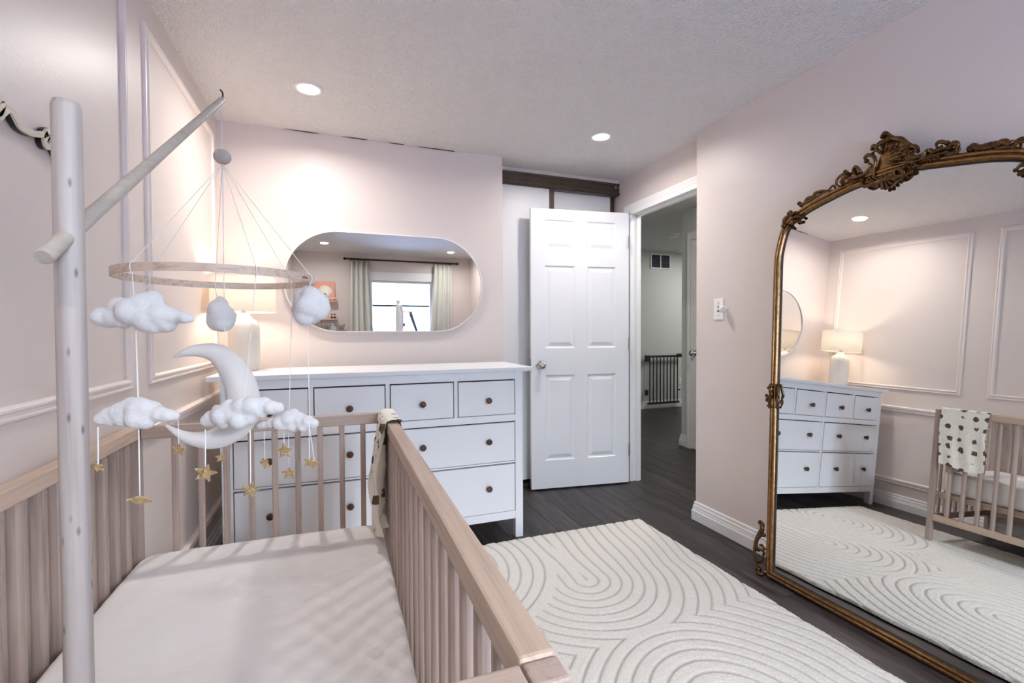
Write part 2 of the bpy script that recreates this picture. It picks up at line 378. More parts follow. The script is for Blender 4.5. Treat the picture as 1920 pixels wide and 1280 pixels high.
CREST = [[(0.0269,1.9121,3.25),(0.0166,1.9184,3.25),(0.0025,1.9116,3.25),(-0.0096,1.8953,3.25)],[(-0.0053,1.8906,4.0),(-0.0395,1.875,4.0),(-0.0598,1.856,4.0),(-0.0799,1.8337,4.0)],[(-0.0077,1.8884,3.75),(0.0152,1.8869,3.75),(0.0336,1.8783,3.75),(0.0412,1.8628,3.75),(0.03,1.851,3.75)],[(0.0825,1.8351,3.0),(0.0856,1.8495,3.0),(0.0735,1.8546,3.0),(0.0535,1.8436,3.0),(0.0428,1.8216,3.0),(0.0454,1.7989,3.0),(0.0501,1.7716,3.0),(0.042,1.7508,3.0),(0.0273,1.7411,3.0)],[(0.0611,1.8766,2.75),(0.0553,1.8837,2.75),(0.043,1.8765,2.75),(0.046,1.8632,2.75),(0.059,1.8587,2.75)],[(0.0914,1.7605,3.25),(0.088,1.7408,3.25),(0.0725,1.7283,3.25),(0.0555,1.7313,3.25),(0.0526,1.7462,3.25),(0.0642,1.7615,3.25)],[(0.1286,1.8154,2.75),(0.1224,1.8216,2.75),(0.1119,1.8181,2.75),(0.0998,1.8034,2.75),(0.0977,1.7866,2.75)],[(0.128,1.8043,2.75),(0.1153,1.7813,2.75),(0.0922,1.7768,2.75),(0.0678,1.7851,2.75),(0.0565,1.8052,2.75),(0.0694,1.8201,2.75)],[(0.1617,1.8178,2.5),(0.1478,1.8065,2.5),(0.1691,1.8035,2.5),(0.1873,1.7868,2.5),(0.1863,1.7669,2.5),(0.1695,1.7578,2.5),(0.173,1.7741,2.5)],[(0.1619,1.7681,3.5),(0.1407,1.77,3.5),(0.1223,1.7672,3.5),(0.0965,1.7621,3.5)],[(0.1498,1.792,2.5),(0.128,1.7771,2.5),(0.1072,1.7734,2.5),(0.0898,1.7788,2.5)],[(-0.0234,1.7384,3.25),(-0.0248,1.7556,3.25),(-0.0356,1.7622,3.25),(-0.0535,1.7539,3.25),(-0.0596,1.7371,3.25),(-0.0483,1.7245,3.25),(-0.0305,1.7274,3.25)],[(-0.0342,1.7451,2.25),(-0.0427,1.7524,2.25),(-0.052,1.7395,2.25),(-0.0435,1.7347,2.25)],[(-0.0616,1.7662,2.5),(-0.0676,1.7765,2.5),(-0.0826,1.7715,2.5),(-0.0767,1.7612,2.5)],[(-0.0951,1.7721,2.25),(-0.0935,1.7605,2.25),(-0.1063,1.7514,2.25),(-0.1111,1.7582,2.25)],[(-0.1241,1.7611,2.0),(-0.1299,1.7675,2.0),(-0.138,1.7623,2.0),(-0.1324,1.7547,2.0)],[(-0.1536,1.764,1.75),(-0.1593,1.7667,1.75),(-0.1672,1.7628,1.75),(-0.1596,1.7596,1.75)],[(-0.0701,1.8176,3.75),(-0.0751,1.7986,3.75),(-0.0945,1.7857,3.75),(-0.1128,1.7902,3.75),(-0.1245,1.8004,3.75)],[(-0.1245,1.8004,3.25),(-0.1345,1.7992,3.25),(-0.1468,1.7876,3.25),(-0.1584,1.7906,3.25),(-0.1736,1.792,3.25),(-0.1887,1.7911,3.25)],[(-0.1888,1.7888,3.75),(-0.1996,1.7963,3.75),(-0.2126,1.7937,3.75),(-0.2167,1.7808,3.75),(-0.2061,1.7733,3.75)],[(-0.1824,1.8073,3.0),(-0.1689,1.8148,3.0),(-0.1565,1.8124,3.0),(-0.1551,1.7988,3.0)],[(-0.0673,1.8309,3.25),(-0.0821,1.8329,3.25),(-0.0982,1.8196,3.25),(-0.0934,1.8116,3.25)],[(-0.0657,1.7697,2.75),(-0.0971,1.7739,2.75),(-0.1276,1.773,2.75),(-0.159,1.7739,2.75),(-0.1858,1.7714,2.75),(-0.2101,1.765,2.75)],[(0.046,1.7337,4.5),(0.0221,1.7318,4.5),(-0.0123,1.7342,4.5),(-0.0457,1.734,4.5),(-0.0776,1.7412,4.5)],[(0.0832,1.7447,3.75),(0.056,1.7419,3.75),(0.0368,1.7414,3.75)]]
CREST_FAN = [[(0.0274,1.8475,1.75),(0.0307,1.858,3.25),(0.0378,1.8668,2.25)],[(0.0182,1.8506,1.75),(0.0194,1.8662,3.25),(0.0242,1.88,2.25)],[(0.0065,1.8477,1.75),(0.002,1.8655,3.25),(0.0012,1.8816,2.25)],[(-0.003,1.8391,1.75),(-0.0154,1.8565,3.25),(-0.0241,1.872,2.25)],[(-0.0081,1.8271,1.75),(-0.033,1.8375,3.25),(-0.0538,1.8458,2.25)],[(-0.0087,1.8142,1.75),(-0.0366,1.8173,3.25),(-0.0604,1.8186,2.25)],[(-0.0046,1.8054,1.75),(-0.0313,1.8003,3.25),(-0.0539,1.7936,2.25)],[(0.0019,1.7974,1.75),(-0.0172,1.7912,3.25),(-0.0325,1.7833,2.25)]]
CREST_SHELL = [[(0.0116,1.7569,1.5),(0.0239,1.744,3.25),(0.0363,1.7308,3.0)],[(0.0116,1.7569,1.5),(0.0188,1.736,3.25),(0.0261,1.7148,3.0)],[(0.0116,1.7569,1.5),(0.0116,1.7306,3.25),(0.0115,1.7042,3.0)],[(0.0116,1.7569,1.5),(0.0035,1.7301,3.25),(-0.0046,1.7034,3.0)],[(0.0116,1.7569,1.5),(-0.0026,1.7353,3.25),(-0.0166,1.7139,3.0)],[(0.0116,1.7569,1.5),(-0.0075,1.7408,3.25),(-0.0262,1.7249,3.0)]]
CREST_BALLS = [(0.0737,1.7552,6.5),(-0.2037,1.7867,7.25),(-0.1656,1.802,5.0),(0.1109,1.7962,4.25),(-0.0408,1.7455,3.75),(-0.0183,1.8514,7.5),(-0.0327,1.8285,7.5),(-0.0381,1.8065,6.25),(-0.0206,1.8,5.0)]
CREST_PLATES = [[(0.1899,1.7819),(0.1798,1.8013),(0.1559,1.8091),(0.1271,1.8122),(0.1117,1.8126),(0.0928,1.7904),(0.0739,1.811),(0.0595,1.8167),(0.0492,1.8028),(0.046,1.7337),(0.0829,1.7393),(0.1399,1.7533),(0.1695,1.7564)],[(-0.0664,1.8041),(-0.0946,1.7845),(-0.1129,1.7877),(-0.1266,1.7973),(-0.1469,1.7864),(-0.1622,1.7915),(-0.1848,1.7949),(-0.2034,1.7949),(-0.2148,1.7838),(-0.2135,1.7706),(-0.1857,1.7737),(-0.1474,1.7733),(-0.0973,1.7689),(-0.0616,1.7662)]]
GARLAND_R = [[(-0.2452,1.7733,3.28),(-0.249,1.7803,3.28),(-0.2552,1.776,3.28),(-0.2615,1.7698,3.28),(-0.2745,1.7675,3.28),(-0.2871,1.7704,3.28),(-0.2986,1.7711,3.28),(-0.3085,1.7611,3.28)],[(-0.2696,1.7655,2.92),(-0.2845,1.7612,2.92),(-0.2991,1.7583,2.92),(-0.3134,1.7567,2.92)],[(-0.3085,1.7611,3.28),(-0.318,1.7587,3.28),(-0.3225,1.7633,3.28),(-0.3347,1.7599,3.28),(-0.3405,1.7502,3.28),(-0.3494,1.7555,3.28),(-0.3549,1.7521,3.28),(-0.3587,1.7433,3.28)],[(-0.3553,1.7398,3.65),(-0.3621,1.7494,3.65),(-0.3725,1.7526,3.65),(-0.3857,1.7463,3.65),(-0.3988,1.7377,3.65)],[(-0.3138,1.7478,2.63),(-0.3278,1.7451,2.63),(-0.3417,1.7424,2.63),(-0.3554,1.7373,2.63)]]
GARLAND_L = [[(0.3647,1.7376,2.44),(0.3401,1.7312,2.44),(0.3241,1.7497,2.44),(0.2973,1.749,2.44),(0.2882,1.7624,2.44),(0.2592,1.7638,2.44),(0.2338,1.7597,2.44),(0.213,1.7754,2.44),(0.2029,1.7571,2.44)],[(0.3535,1.7249,2.17),(0.3165,1.7349,2.17),(0.2776,1.7468,2.17),(0.2398,1.7552,2.17),(0.1997,1.7532,2.17)]]
CORNER_L = [[(0.4319,1.65,3.52),(0.426,1.6757,3.52),(0.4084,1.6885,3.52),(0.3905,1.6924,3.52)],[(0.4091,1.7021,2.44),(0.3985,1.7062,2.44),(0.3904,1.6897,2.44),(0.3732,1.7002,2.44),(0.3653,1.6851,2.44)],[(0.3893,1.6708,2.44),(0.3614,1.6776,2.44),(0.3435,1.667,2.44)],[(0.4133,1.646,2.44),(0.3907,1.6299,2.44)],[(0.3814,1.6558,2.71),(0.3531,1.6528,2.71)]]
SIDE_L = [[(0.4551,0.8978,3.19),(0.4565,0.8765,3.19),(0.45,0.856,3.19),(0.4566,0.8316,3.19),(0.4608,0.8122,3.19),(0.4572,0.7962,3.19)],[(0.4731,0.8841,2.06),(0.46,0.8902,2.06),(0.4447,0.9013,2.06)],[(0.4764,0.8481,2.06),(0.4653,0.8423,2.06),(0.4723,0.8248,2.06),(0.4614,0.8215,2.06)],[(0.4237,0.9011,1.88),(0.4201,0.8828,1.88),(0.4133,0.8558,1.88),(0.4177,0.8413,1.88),(0.4114,0.8213,1.88),(0.4204,0.7992,1.88)],[(0.4683,0.8017,2.44),(0.4522,0.8016,2.44),(0.4389,0.8012,2.44)]]
FOOT_L = [[(0.4816,0.2416,2.0),(0.4668,0.2392,2.0),(0.4692,0.2178,2.0),(0.4837,0.1837,2.0),(0.4963,0.1469,2.0),(0.5014,0.1065,2.0),(0.4958,0.077,2.0),(0.4887,0.0515,2.0),(0.4796,0.024,2.0),(0.4672,0.0014,2.0)],[(0.4567,0.1913,1.75),(0.4743,0.1811,1.75),(0.4876,0.1568,1.75),(0.4897,0.1305,1.75),(0.481,0.1088,1.75)],[(0.4886,0.1119,1.75),(0.4706,0.1195,1.75),(0.4523,0.1179,1.75),(0.4501,0.1111,1.75)],[(0.4753,0.1365,1.75),(0.4608,0.1394,1.75),(0.4529,0.1271,1.75)],[(0.4738,0.235,2.25),(0.4636,0.2168,2.25),(0.4639,0.1915,2.25)],[(0.4758,0.0226,2.5),(0.4674,0.0045,2.5),(0.4494,0.0083,2.5),(0.4357,0.0194,2.5)],[(0.4813,0.0517,1.75),(0.4655,0.0651,1.75),(0.4549,0.1011,1.75)]]
SIGN = [[(1.1983,1.6089),(1.2083,1.6108),(1.2187,1.6139),(1.2264,1.6117),(1.2215,1.597),(1.2123,1.5817),(1.2155,1.5775),(1.2264,1.5901),(1.2411,1.604),(1.2522,1.6071),(1.263,1.5988),(1.2778,1.5871),(1.2994,1.585),(1.3286,1.5897),(1.3688,1.6035)],[(1.3688,1.6035),(1.3785,1.6139),(1.3953,1.6219),(1.4098,1.6209),(1.4119,1.6122),(1.3991,1.5966),(1.3818,1.5808),(1.3691,1.5827),(1.3673,1.5938),(1.3783,1.6099)],[(1.3991,1.5966),(1.4108,1.5874),(1.4253,1.5748),(1.4483,1.5717)]]
MOON = [(-0.2459,0.9,1.1163,0.0024),(-0.2297,0.9,1.1238,0.0074),(-0.2074,0.9,1.126,0.0116),(-0.1848,0.9,1.1194,0.0168),(-0.1658,0.9,1.0958,0.0212),(-0.1529,0.9,1.064,0.0247),(-0.1502,0.9,1.0323,0.0256),(-0.1576,0.9,1.0058,0.0247),(-0.1751,0.9,0.9873,0.0203),(-0.1982,0.9,0.9786,0.0159),(-0.2245,0.9,0.9825,0.0108),(-0.2427,0.9,0.9927,0.0066),(-0.2591,0.9,1.006,0.0024)]
CLOUDS = {'A':[(-0.2542,0.8,1.1804),(0.0,0.0135,0.018),(0.0097,0.0195,0.015),(-0.0139,0.0045,0.0195),(-0.0348,0.0105,0.015),(-0.0418,-0.003,0.015),(-0.0571,-0.003,0.0135),(-0.0627,0.0015,0.0105),(0.007,-0.006,0.0195),(0.0237,0.0,0.0165),(0.0278,-0.0105,0.015),(0.0153,-0.0165,0.0105),(0.039,-0.0015,0.012),(0.0501,-0.003,0.0097),(0.0585,-0.0045,0.0082),(0.0641,-0.006,0.006),(-0.0278,-0.006,0.0135),(0.0306,-0.0165,0.0075),(-0.0501,-0.0135,0.006)],'B':[(-0.2626,0.8,1.0428),(0.0,0.006,0.0165),(-0.0125,0.009,0.0135),(0.0097,0.009,0.012),(-0.0278,0.0015,0.0135),(-0.0431,-0.003,0.0112),(-0.0515,-0.0075,0.009),(0.0139,0.0,0.0165),(0.0306,-0.0015,0.0112),(0.0418,-0.003,0.0097),(0.0487,-0.0045,0.0075),(0.0,-0.0075,0.015),(-0.0209,-0.009,0.012),(-0.0383,-0.0105,0.009),(0.0125,-0.0105,0.012),(-0.0195,0.003,0.015)],'C':[(-0.137,0.82,1.0332),(0.0,0.0082,0.0164),(-0.0152,-0.0016,0.018),(-0.032,-0.0049,0.0147),(-0.0488,-0.0098,0.0131),(-0.0564,-0.0131,0.0098),(0.0152,0.0098,0.0147),(0.0305,0.0098,0.0131),(0.0442,0.0066,0.0115),(0.0549,0.0066,0.009),(0.0076,-0.0049,0.0164),(-0.0046,-0.0115,0.0147),(-0.0305,-0.0164,0.0098),(0.0259,0.0,0.0115),(-0.0396,0.0049,0.0074),(-0.0229,0.0082,0.0115)],'D':[(-0.0894,1.0,0.9833),(0.0,0.0062,0.0165),(0.0077,0.0124,0.0124),(-0.0172,-0.0021,0.0134),(-0.0345,-0.0041,0.0103),(-0.0479,-0.0062,0.0082),(-0.0556,-0.0082,0.0062),(0.0211,0.0021,0.0144),(0.0364,0.0,0.0124),(0.0479,-0.0041,0.0103),(0.0057,-0.0082,0.0144),(0.0268,-0.0103,0.0103),(-0.0096,-0.0062,0.0124)],'E':[(-0.2077,1.03,1.1912),(0.0,0.0263,0.0081),(0.0,0.0182,0.0131),(0.0,0.0081,0.0192),(0.0,-0.0061,0.0253),(-0.0056,-0.0142,0.0192),(0.0075,-0.0162,0.0182),(0.0,-0.0121,0.0222)],'F':[(-0.0438,0.88,1.2007),(-0.0085,0.011,0.0183),(-0.0119,-0.0073,0.0201),(0.0034,0.0147,0.0183),(0.0136,0.0055,0.0183),(0.0136,-0.0092,0.0165),(-0.0068,-0.0183,0.0165),(0.0204,-0.0037,0.0137),(-0.0017,0.0238,0.0119),(0.0,0.0,0.0238),(0.0017,-0.0128,0.0183)]}
STARS = [(-0.2634,0.8,0.9201,0.015),(-0.2323,0.86,0.9742,0.0107),(-0.2942,0.76,0.9801,0.0083),(-0.1837,0.8,0.9492,0.0148),(-0.1238,0.79,0.9207,0.0127),(-0.2108,1.03,0.9173,0.0102),(-0.1318,1.0,0.9069,0.0132),(-0.0965,0.98,0.9318,0.0151),(-0.0924,1.02,0.8776,0.0137),(-0.0478,0.88,0.9305,0.0101),(-0.0403,0.9,0.9217,0.0094)]
STAR_CORDS = [((-0.2631,0.8,0.9367),(-0.263,0.8,1.0195)),((-0.2321,0.86,0.9841),(-0.2323,0.86,1.0222)),((-0.294,0.76,0.9871),(-0.2933,0.76,1.033)),((-0.1834,0.8,0.9641),(-0.1827,0.8,1.0134)),((-0.1236,0.79,0.9327),(-0.1232,0.79,1.0108)),((-0.2106,1.03,0.9264),(-0.2125,1.03,1.162)),((-0.1316,1.0,0.9191),(-0.1328,1.0,0.9681)),((-0.0963,0.98,0.9449),(-0.097,0.98,0.9652)),((-0.0923,1.02,0.8871),(-0.0924,1.02,0.9568)),((-0.0477,0.88,0.9397),(-0.0467,0.88,1.1687)),((-0.0401,0.9,0.9312),(-0.0482,0.9,0.9887))]
BLANK = [(0.1054,1.65,0.855),(0.2079,1.65,0.8478),(0.1024,1.65,0.5473),(0.169,1.65,0.5196)]

# ------------------------------------------------------------ the room shell
T = .10
fl = struct(bx('floor', XL-.1, 6.4, YF-.1, 6.1, -.06, -.006, M['gap']), 'dark grey-brown laminate plank floor running from the bedroom into the hall', 'floor')
def plank_mesh(L, wd):
    bm = bmesh.new(); bmesh.ops.create_cube(bm, size=1)
    for v in bm.verts: v.co = Vector((v.co.x*(wd-.0016), v.co.y*(L-.0016), v.co.z*.006))
    top = [e for e in bm.edges if all(v.co.z > 0 for v in e.verts)]
    bmesh.ops.bevel(bm, geom=top, offset=.0012, segments=1, affect='EDGES')
    me = bpy.data.meshes.new('plank'); bm.to_mesh(me); bm.free(); me.materials.append(M['plank']); return me
PW, PL = .152, 1.22
pm = plank_mesh(PL, PW)
cols = int((6.3-XL)/PW)+1
for c in range(cols):
    x = XL+PW*(c+.5)
    off = random.random()*PL
    ylo, yhi = (YF, 3.4) if x < 2.12 else (1.5, 6.0)
    k = 0; y = ylo-off
    while y < yhi:
        if y+PL > ylo:
            a, b = max(y, ylo), min(y+PL, yhi)
            if b-a > .02:
                if x > 4.6 and a < 3.0: y += PL; continue
                me = pm if b-a > PL-1e-4 else plank_mesh(b-a, PW)
                obj('plank', me, M['plank'], fl, (x, (a+b)/2, -.003))
        y += PL

ce = struct(bx('ceiling', XL-.1, 6.4, YF-.1, 6.1, H, H+.1, M['ceiling']), 'off-white popcorn-textured ceiling with recessed lights', 'ceiling')
for pts in ([(-.28, 0), (-.2, .0), (-.12, .004), (-.09, .002)], [(.04, 0), (.1, .001), (.16, .003), (.19, .001)], [(.32, .002), (.36, 0), (.41, .003)], [(.5, .003), (.62, .001), (.74, .002)]):
    obj('crack', MB().tube([(x, YB-.004-d, H-.001-d) for x, d in pts], [.0012, .003, .0025, .0008][:len(pts)], 5), M['gap'], ce)

wl = struct(bx('wall_left', XL-T, XL, YF-T, YB+T, 0, H, M['wall']), 'blush wall with white-edged panel frames beside the crib', 'wall')
wb = struct(bx('wall_back', XL-T, 1.079, YB, YB+T, 0, H, M['wall']), 'blush wall behind the white dresser', 'wall')
wr = struct(bx('wall_right', XR, XR+.07, YF-T, 2.30, 0, H, M['wall']), 'blush wall behind the tall bronze mirror', 'wall')
wc = struct(bx('wall_closet', 1.0, 2.2, 3.42, 3.50, 0, H, M['wall']), 'wall at the back of the closet', 'wall')
struct(bx('wall_closet_side', 1.0, 1.079, YB+T, 3.42, 0, H, M['wall']), 'short side wall where the closet begins', 'wall')
# wall with the bedroom doorway (x = 2.12): opening y 2.30..3.09, z 0..2.06
dw = MB(); dw.box(2.12, 2.20, 3.09, 3.50, 0, H); dw.box(2.12, 2.20, 2.22, 3.09, 2.06, H)
struct(obj('wall_doorway', dw, M['wall']), 'blush wall strip above and beside the open doorway', 'wall')
# window wall y = YF, opening x .478..1.436, z .90..1.965
wf = MB(); wf.box(XL-T, .478, YF-T, YF, 0, H); wf.box(1.436, XR+T, YF-T, YF, 0, H)
wf.box(.478, 1.436, YF-T, YF, 1.965, H); wf.box(.478, 1.436, YF-T, YF, 0, .90)
struct(obj('wall_front', wf, M['wall']), 'blush window wall seen in the oval mirror', 'wall')
# hall
struct(bx('wall_hall_far', 2.20, 6.4, 5.90, 6.0, 0, H, M['hallwall']), 'grey hall wall behind the black baby gate', 'wall')
struct(bx('wall_hall_right', 3.265, 3.38, 1.4, 3.87, 0, H, M['hallwall']), 'grey hall wall with the white hall door', 'wall')
struct(bx('wall_hall_end', 2.12, 3.38, 1.35, 1.45, 0, H, M['hallwall']), 'end wall of the hall out of sight', 'wall')
struct(bx('wall_hall_left', 2.12, 2.20, 3.5, 6.0, 0, H, M['hallwall']), 'left side wall of the hall beyond the doorway', 'wall')
struct(bx('wall_hall_inner', 2.12, 2.20, 1.45, 2.22, 0, H, M['hallwall']), 'hall side of the bedroom wall', 'wall')
struct(bx('wall_hall_corner', 3.38, 6.4, 3.77, 3.87, 0, H, M['hallwall']), 'hall wall turning the corner past the white door', 'wall')
struct(bx('wall_hall_window', 6.4, 6.5, 3.77, 6.0, 0, H, M['hallwall']), 'far right end wall of the hall', 'wall')

# panel mouldings on the left wall
MOLD = [(0, 0), (.0, .006), (.003, .010), (.008, .011), (.012, .007), (.018, .008), (.023, .014), (.028, .014), (.031, .010), (.034, .004), (.034, 0)]
def frame_on_left(y0, y1, z0, z1):
    v, f = sweep_profile([(y0, z0), (y1, z0), (y1, z1), (y0, z1)], MOLD, True, 'yz', XL, 1)
    mb = MB(); mb.add(v, f); return obj('panel_frame', mb, M['trim'], wl)
for y0, y1 in ((2.0, 2.985), (.86, 1.85), (-.28, .71), (-1.36, -.43)):
    frame_on_left(y0, y1, .975, 2.245)
def rail_left(name, z0, z1, prof, par, y0=YF, y1=YB):
    mb = MB(); n = len(prof)
    for y in (y0, y1): mb.v += [(XL+d, y, z0+(z1-z0)*t) for t, d in prof]
    mb.f = [(i, i+1, n+i+1, n+i) for i in range(n-1)]; mb.sm = [False]*(n-1)
    return obj(name, mb, M['trim'], par)
RP = [(0, 0), (0, .010), (.15, .014), (.3, .010), (.42, .010), (.55, .020), (.85, .022), (1, .012), (1, 0)]
rail_left('chair_rail', .79, .838, RP, wl)
rail_left('lower_rail', .195, .240, RP, wl)
BP = [(0, 0), (0, .016), (.02, .018), (.5, .018), (.56, .014), (.62, .014), (.66, .012), (.78, .012), (.82, .008), (.95, .008), (1, .003), (1, 0)]
bl = rail_left('baseboard_left', 0, .115, BP, None); bl.data.materials.clear(); bl.data.materials.append(M['white'])
struct(bl, 'white ridged baseboard along the panelled wall', 'baseboard')
def baseboard(name, pts, label, hgt=.115):
    # path in plan (x, y); the board stands to the left of the path direction
    n = len(pts); mb = MB(); m = len(BP)
    P = [Vector(p) for p in pts]
    for i in range(n):
        d1 = (P[i]-P[i-1]).normalized() if i else (P[1]-P[0]).normalized(); d2 = (P[i+1]-P[i]).normalized() if i < n-1 else d1
        n1, n2 = Vector((-d1.y, d1.x)), Vector((-d2.y, d2.x)); mm = n1+n2; mm = mm/(mm.length_squared/2)
        mb.v += [(P[i].x+mm.x*d, P[i].y+mm.y*d, t*hgt) for t, d in BP]
    for i in range(n-1):
        for k in range(m-1): mb.f.append((i*m+k, i*m+k+1, (i+1)*m+k+1, (i+1)*m+k)); mb.sm.append(False)
    mb.f += [tuple(range(m)), tuple((n-1)*m+k for k in range(m))]; mb.sm += [False]*2
    return struct(obj(name, mb, M['white']), label, 'baseboard')
baseboard('baseboard_right', [(2.12, 2.30), (XR, 2.30), (XR, YF)][::-1], 'white ridged baseboard running behind the bronze mirror')
baseboard('baseboard_back', [(1.079, YB), (XL, YB)], 'white ridged baseboard behind the dresser')
baseboard('baseboard_front', [(XL, YF), (XR, YF)], 'white baseboard below the window')
baseboard('baseboard_hall', [(6.4, 5.90), (2.2, 5.90)], 'white baseboard behind the baby gate')
baseboard('baseboard_hall_corner', [(3.265, 3.79), (3.265, 3.87), (3.6, 3.87)], 'short white baseboard at the hall corner beside the white door')

# window (seen in the oval mirror)
win = struct(obj('window_1', MB().box(.478, 1.436, YF-.02, YF+.0, .872, .90), M['white']), 'white framed window between grey-green curtains seen in the oval mirror', 'window')
for a in [(.42, .478, YF, YF+.014, .86, 2.09), (1.436, 1.494, YF, YF+.014, .86, 2.09), (.42, 1.494, YF, YF+.018, 1.965, 2.095), (.40, 1.51, YF, YF+.05, .85, .872)]:
    bx('window_casing', *a, M['white'], win, .003)
for a in [(.478, .513, YF-.085, YF-.03, .90, 1.965), (1.401, 1.436, YF-.085, YF-.03, .90, 1.965), (.513, 1.401, YF-.085, YF-.03, 1.93, 1.965), (.513, 1.401, YF-.085, YF-.03, .90, .94)]:
    bx('window_sash', *a, M['white'], win, .002)
bx('pane', .513, 1.401, YF-.06, YF-.055, .94, 1.93, M['glass'], win)

# bedroom door
def six_panel(name, wd, ht, th, mat, parent, xf):
    """leaf with six raised panels on both faces; local x 0..wd, y 0..th, z 0..ht"""
    us = [0, .105, .335, .430, .660, wd]; zs = [0, .205, .830, 1.025, 1.625, 1.745, 1.955, ht]
    mb = MB()
    for side in (0, 1):
        yy = 0 if side == 0 else th; sg = 1 if side == 0 else -1
        for i in range(5):
            for j in range(7):
                x0, x1, z0, z1 = us[i], us[i+1], zs[j], zs[j+1]
                ring = lambda e, d: [(x0+e, yy+sg*d, z0+e), (x1-e, yy+sg*d, z0+e), (x1-e, yy+sg*d, z1-e), (x0+e, yy+sg*d, z1-e)]
                if i in (1, 3) and j in (1, 3, 5):
                    rr = [ring(0, 0), ring(.006, .006), ring(.014, .008), ring(.020, .007), ring(.042, .001), ring(.046, .001)]
                    v = [p for r in rr for p in r]; f = []
                    for q in range(5):
                        for k in range(4): f.append((q*4+k, q*4+(k+1) % 4, (q+1)*4+(k+1) % 4, (q+1)*4+k))
                    f.append((20, 21, 22, 23)); mb.add(v, f)
                else: mb.add(ring(0, 0), [(0, 1, 2, 3)])
    for a in [((0, 0, 0), (0, th, 0), (0, th, ht), (0, 0, ht)), ((wd, 0, 0), (wd, th, 0), (wd, th, ht), (wd, 0, ht)), ((0, 0, 0), (wd, 0, 0), (wd, th, 0), (0, th, 0)), ((0, 0, ht), (wd, 0, ht), (wd, th, ht), (0, th, ht))]:
        mb.add(a, [(0, 1, 2, 3)])
    mb.v = [tuple(xf @ Vector(p)) for p in mb.v]
    return obj(name, mb, mat, parent)
fx, fy, hx, hy = 1.309, 3.135, 2.072, 3.036
ang = math.atan2(hy-fy, hx-fx)
X1 = Matrix.Translation((fx, fy, .012)) @ Matrix.Rotation(ang, 4, 'Z')
door = six_panel('door_1', .765, 2.034, .035, M['door'], None, X1)
struct(door, 'white six-panel bedroom door standing open in front of the closet', 'door')
def knob_parts(par, X, x, z, y, sg, mat, r=.027):
    mb = MB().lathe([(.001, 0), (.032, 0), (.032, .004), (.026, .008), (.012, .010)], seg=24)
    mb2 = MB().lathe([(.011, .008), (.011, .028), (.018, .032), (r, .044), (r, .054), (r*.82, .064), (r*.4, .070), (.001, .071)], seg=24)
    R = Matrix.Translation((x, y, z)) @ Matrix.Rotation(math.radians(90*sg), 4, 'X')
    for m_ in (mb, mb2): m_.v = [tuple((X @ R) @ Vector(p)) for p in m_.v]
    o = obj('rosette', mb, mat, par); k = obj('door_knob', mb2, mat, par); return k
knob_parts(door, X1, .070, .905, 0, 1, M['chrome'])
knob_parts(door, X1, .070, .905, .035, -1, M['chrome'])
lt = MB().box(-.004, .001, .006, .029, .86, .95); lt.v = [tuple(X1 @ Vector(p)) for p in lt.v]; obj('latch_plate', lt, M['steel'], door)
for z in (.25, 1.05, 1.82):
    hb = MB().tube([(.768, -.004, z-.045), (.768, -.004, z+.045)], .006, 8); hb.v = [tuple(X1 @ Vector(p)) for p in hb.v]
    obj('hinge', hb, M['steel'], door)
# casing and jamb
jm = MB(); jm.box(2.105, 2.205, 3.075, 3.09, 0, 2.06); jm.box(2.105, 2.205, 2.30, 3.09, 2.047, 2.062); jm.box(2.105, 2.205, 2.30, 2.315, 0, 2.06)
jm.box(2.16, 2.19, 3.064, 3.075, 0, 2.047); jm.box(2.16, 2.19, 2.315, 3.075, 2.036, 2.047)
tr = struct(obj('trim_1', jm, M['white']), 'white jamb and casing around the open bedroom doorway', 'door frame')
CP = [(0, 0), (0, .010), (.006, .014), (.02, .012), (.03, .016), (.055, .019), (.068, .017), (.070, 0)]
v, f = sweep_profile([(3.088, 0), (3.088, 2.056), (2.305, 2.056)], [(-w_, d_) for w_, d_ in CP], False, 'yz', 2.12, -1)
obj('casing', MB().add(v, f), M['white'], tr)
v, f = sweep_profile([(3.088, 0), (3.088, 2.056), (2.305, 2.056)], [(-w_, d_) for w_, d_ in CP], False, 'yz', 2.20, 1)
obj('casing', MB().add(v, f), M['white'], tr)

# sliding closet doors with bronze track
cd1 = struct(bx('door_2', 1.10, 1.515, 3.262, 3.268, .05, 2.245, M['white']), 'white sliding closet panel nearest the dresser', 'closet door')
bx('door_stile', 1.515, 1.550, 3.250, 3.276, .04, 2.25, M['trackbrown'], cd1, .003)
bx('door_stile', 1.082, 1.10, 3.250, 3.276, .04, 2.25, M['trackbrown'], cd1, .003)
cd2 = struct(bx('door_3', 1.52, 2.072, 3.302, 3.308, .05, 2.245, M['white']), 'white sliding closet panel behind the bedroom door', 'closet door')
bx('door_stile', 2.072, 2.100, 3.290, 3.316, .04, 2.25, M['trackbrown'], cd2, .003)
bx('door_stile', 1.50, 1.52, 3.290, 3.316, .04, 2.25, M['trackbrown'], cd2, .003)
tk = struct(bx('trim_2', 1.080, 2.119, 3.245, 3.33, 2.235, 2.330, M['trackbrown'], None, .003), 'bronze metal head track above the sliding closet doors', 'closet track')
bx('track_lip', 1.080, 2.119, 3.232, 3.246, 2.243, 2.256, M['trackbrown'], tk, .002)
bx('track_groove', 1.080, 2.119, 3.238, 3.246, 2.275, 2.285, M['trackbrown'], tk, .001)
bx('track_groove', 1.080, 2.119, 3.236, 3.246, 2.312, 2.330, M['trackbrown'], tk, .002)
bx('closet_header', 1.079, 2.12, 3.25, 3.33, 2.330, H, M['wall'], tk)
obj('screw_head', MB().lathe([(.001, -.004), (.012, -.003), (.013, 0)], (2.088, 3.240, 2.30), 'y', 14), M['steel'], tk)
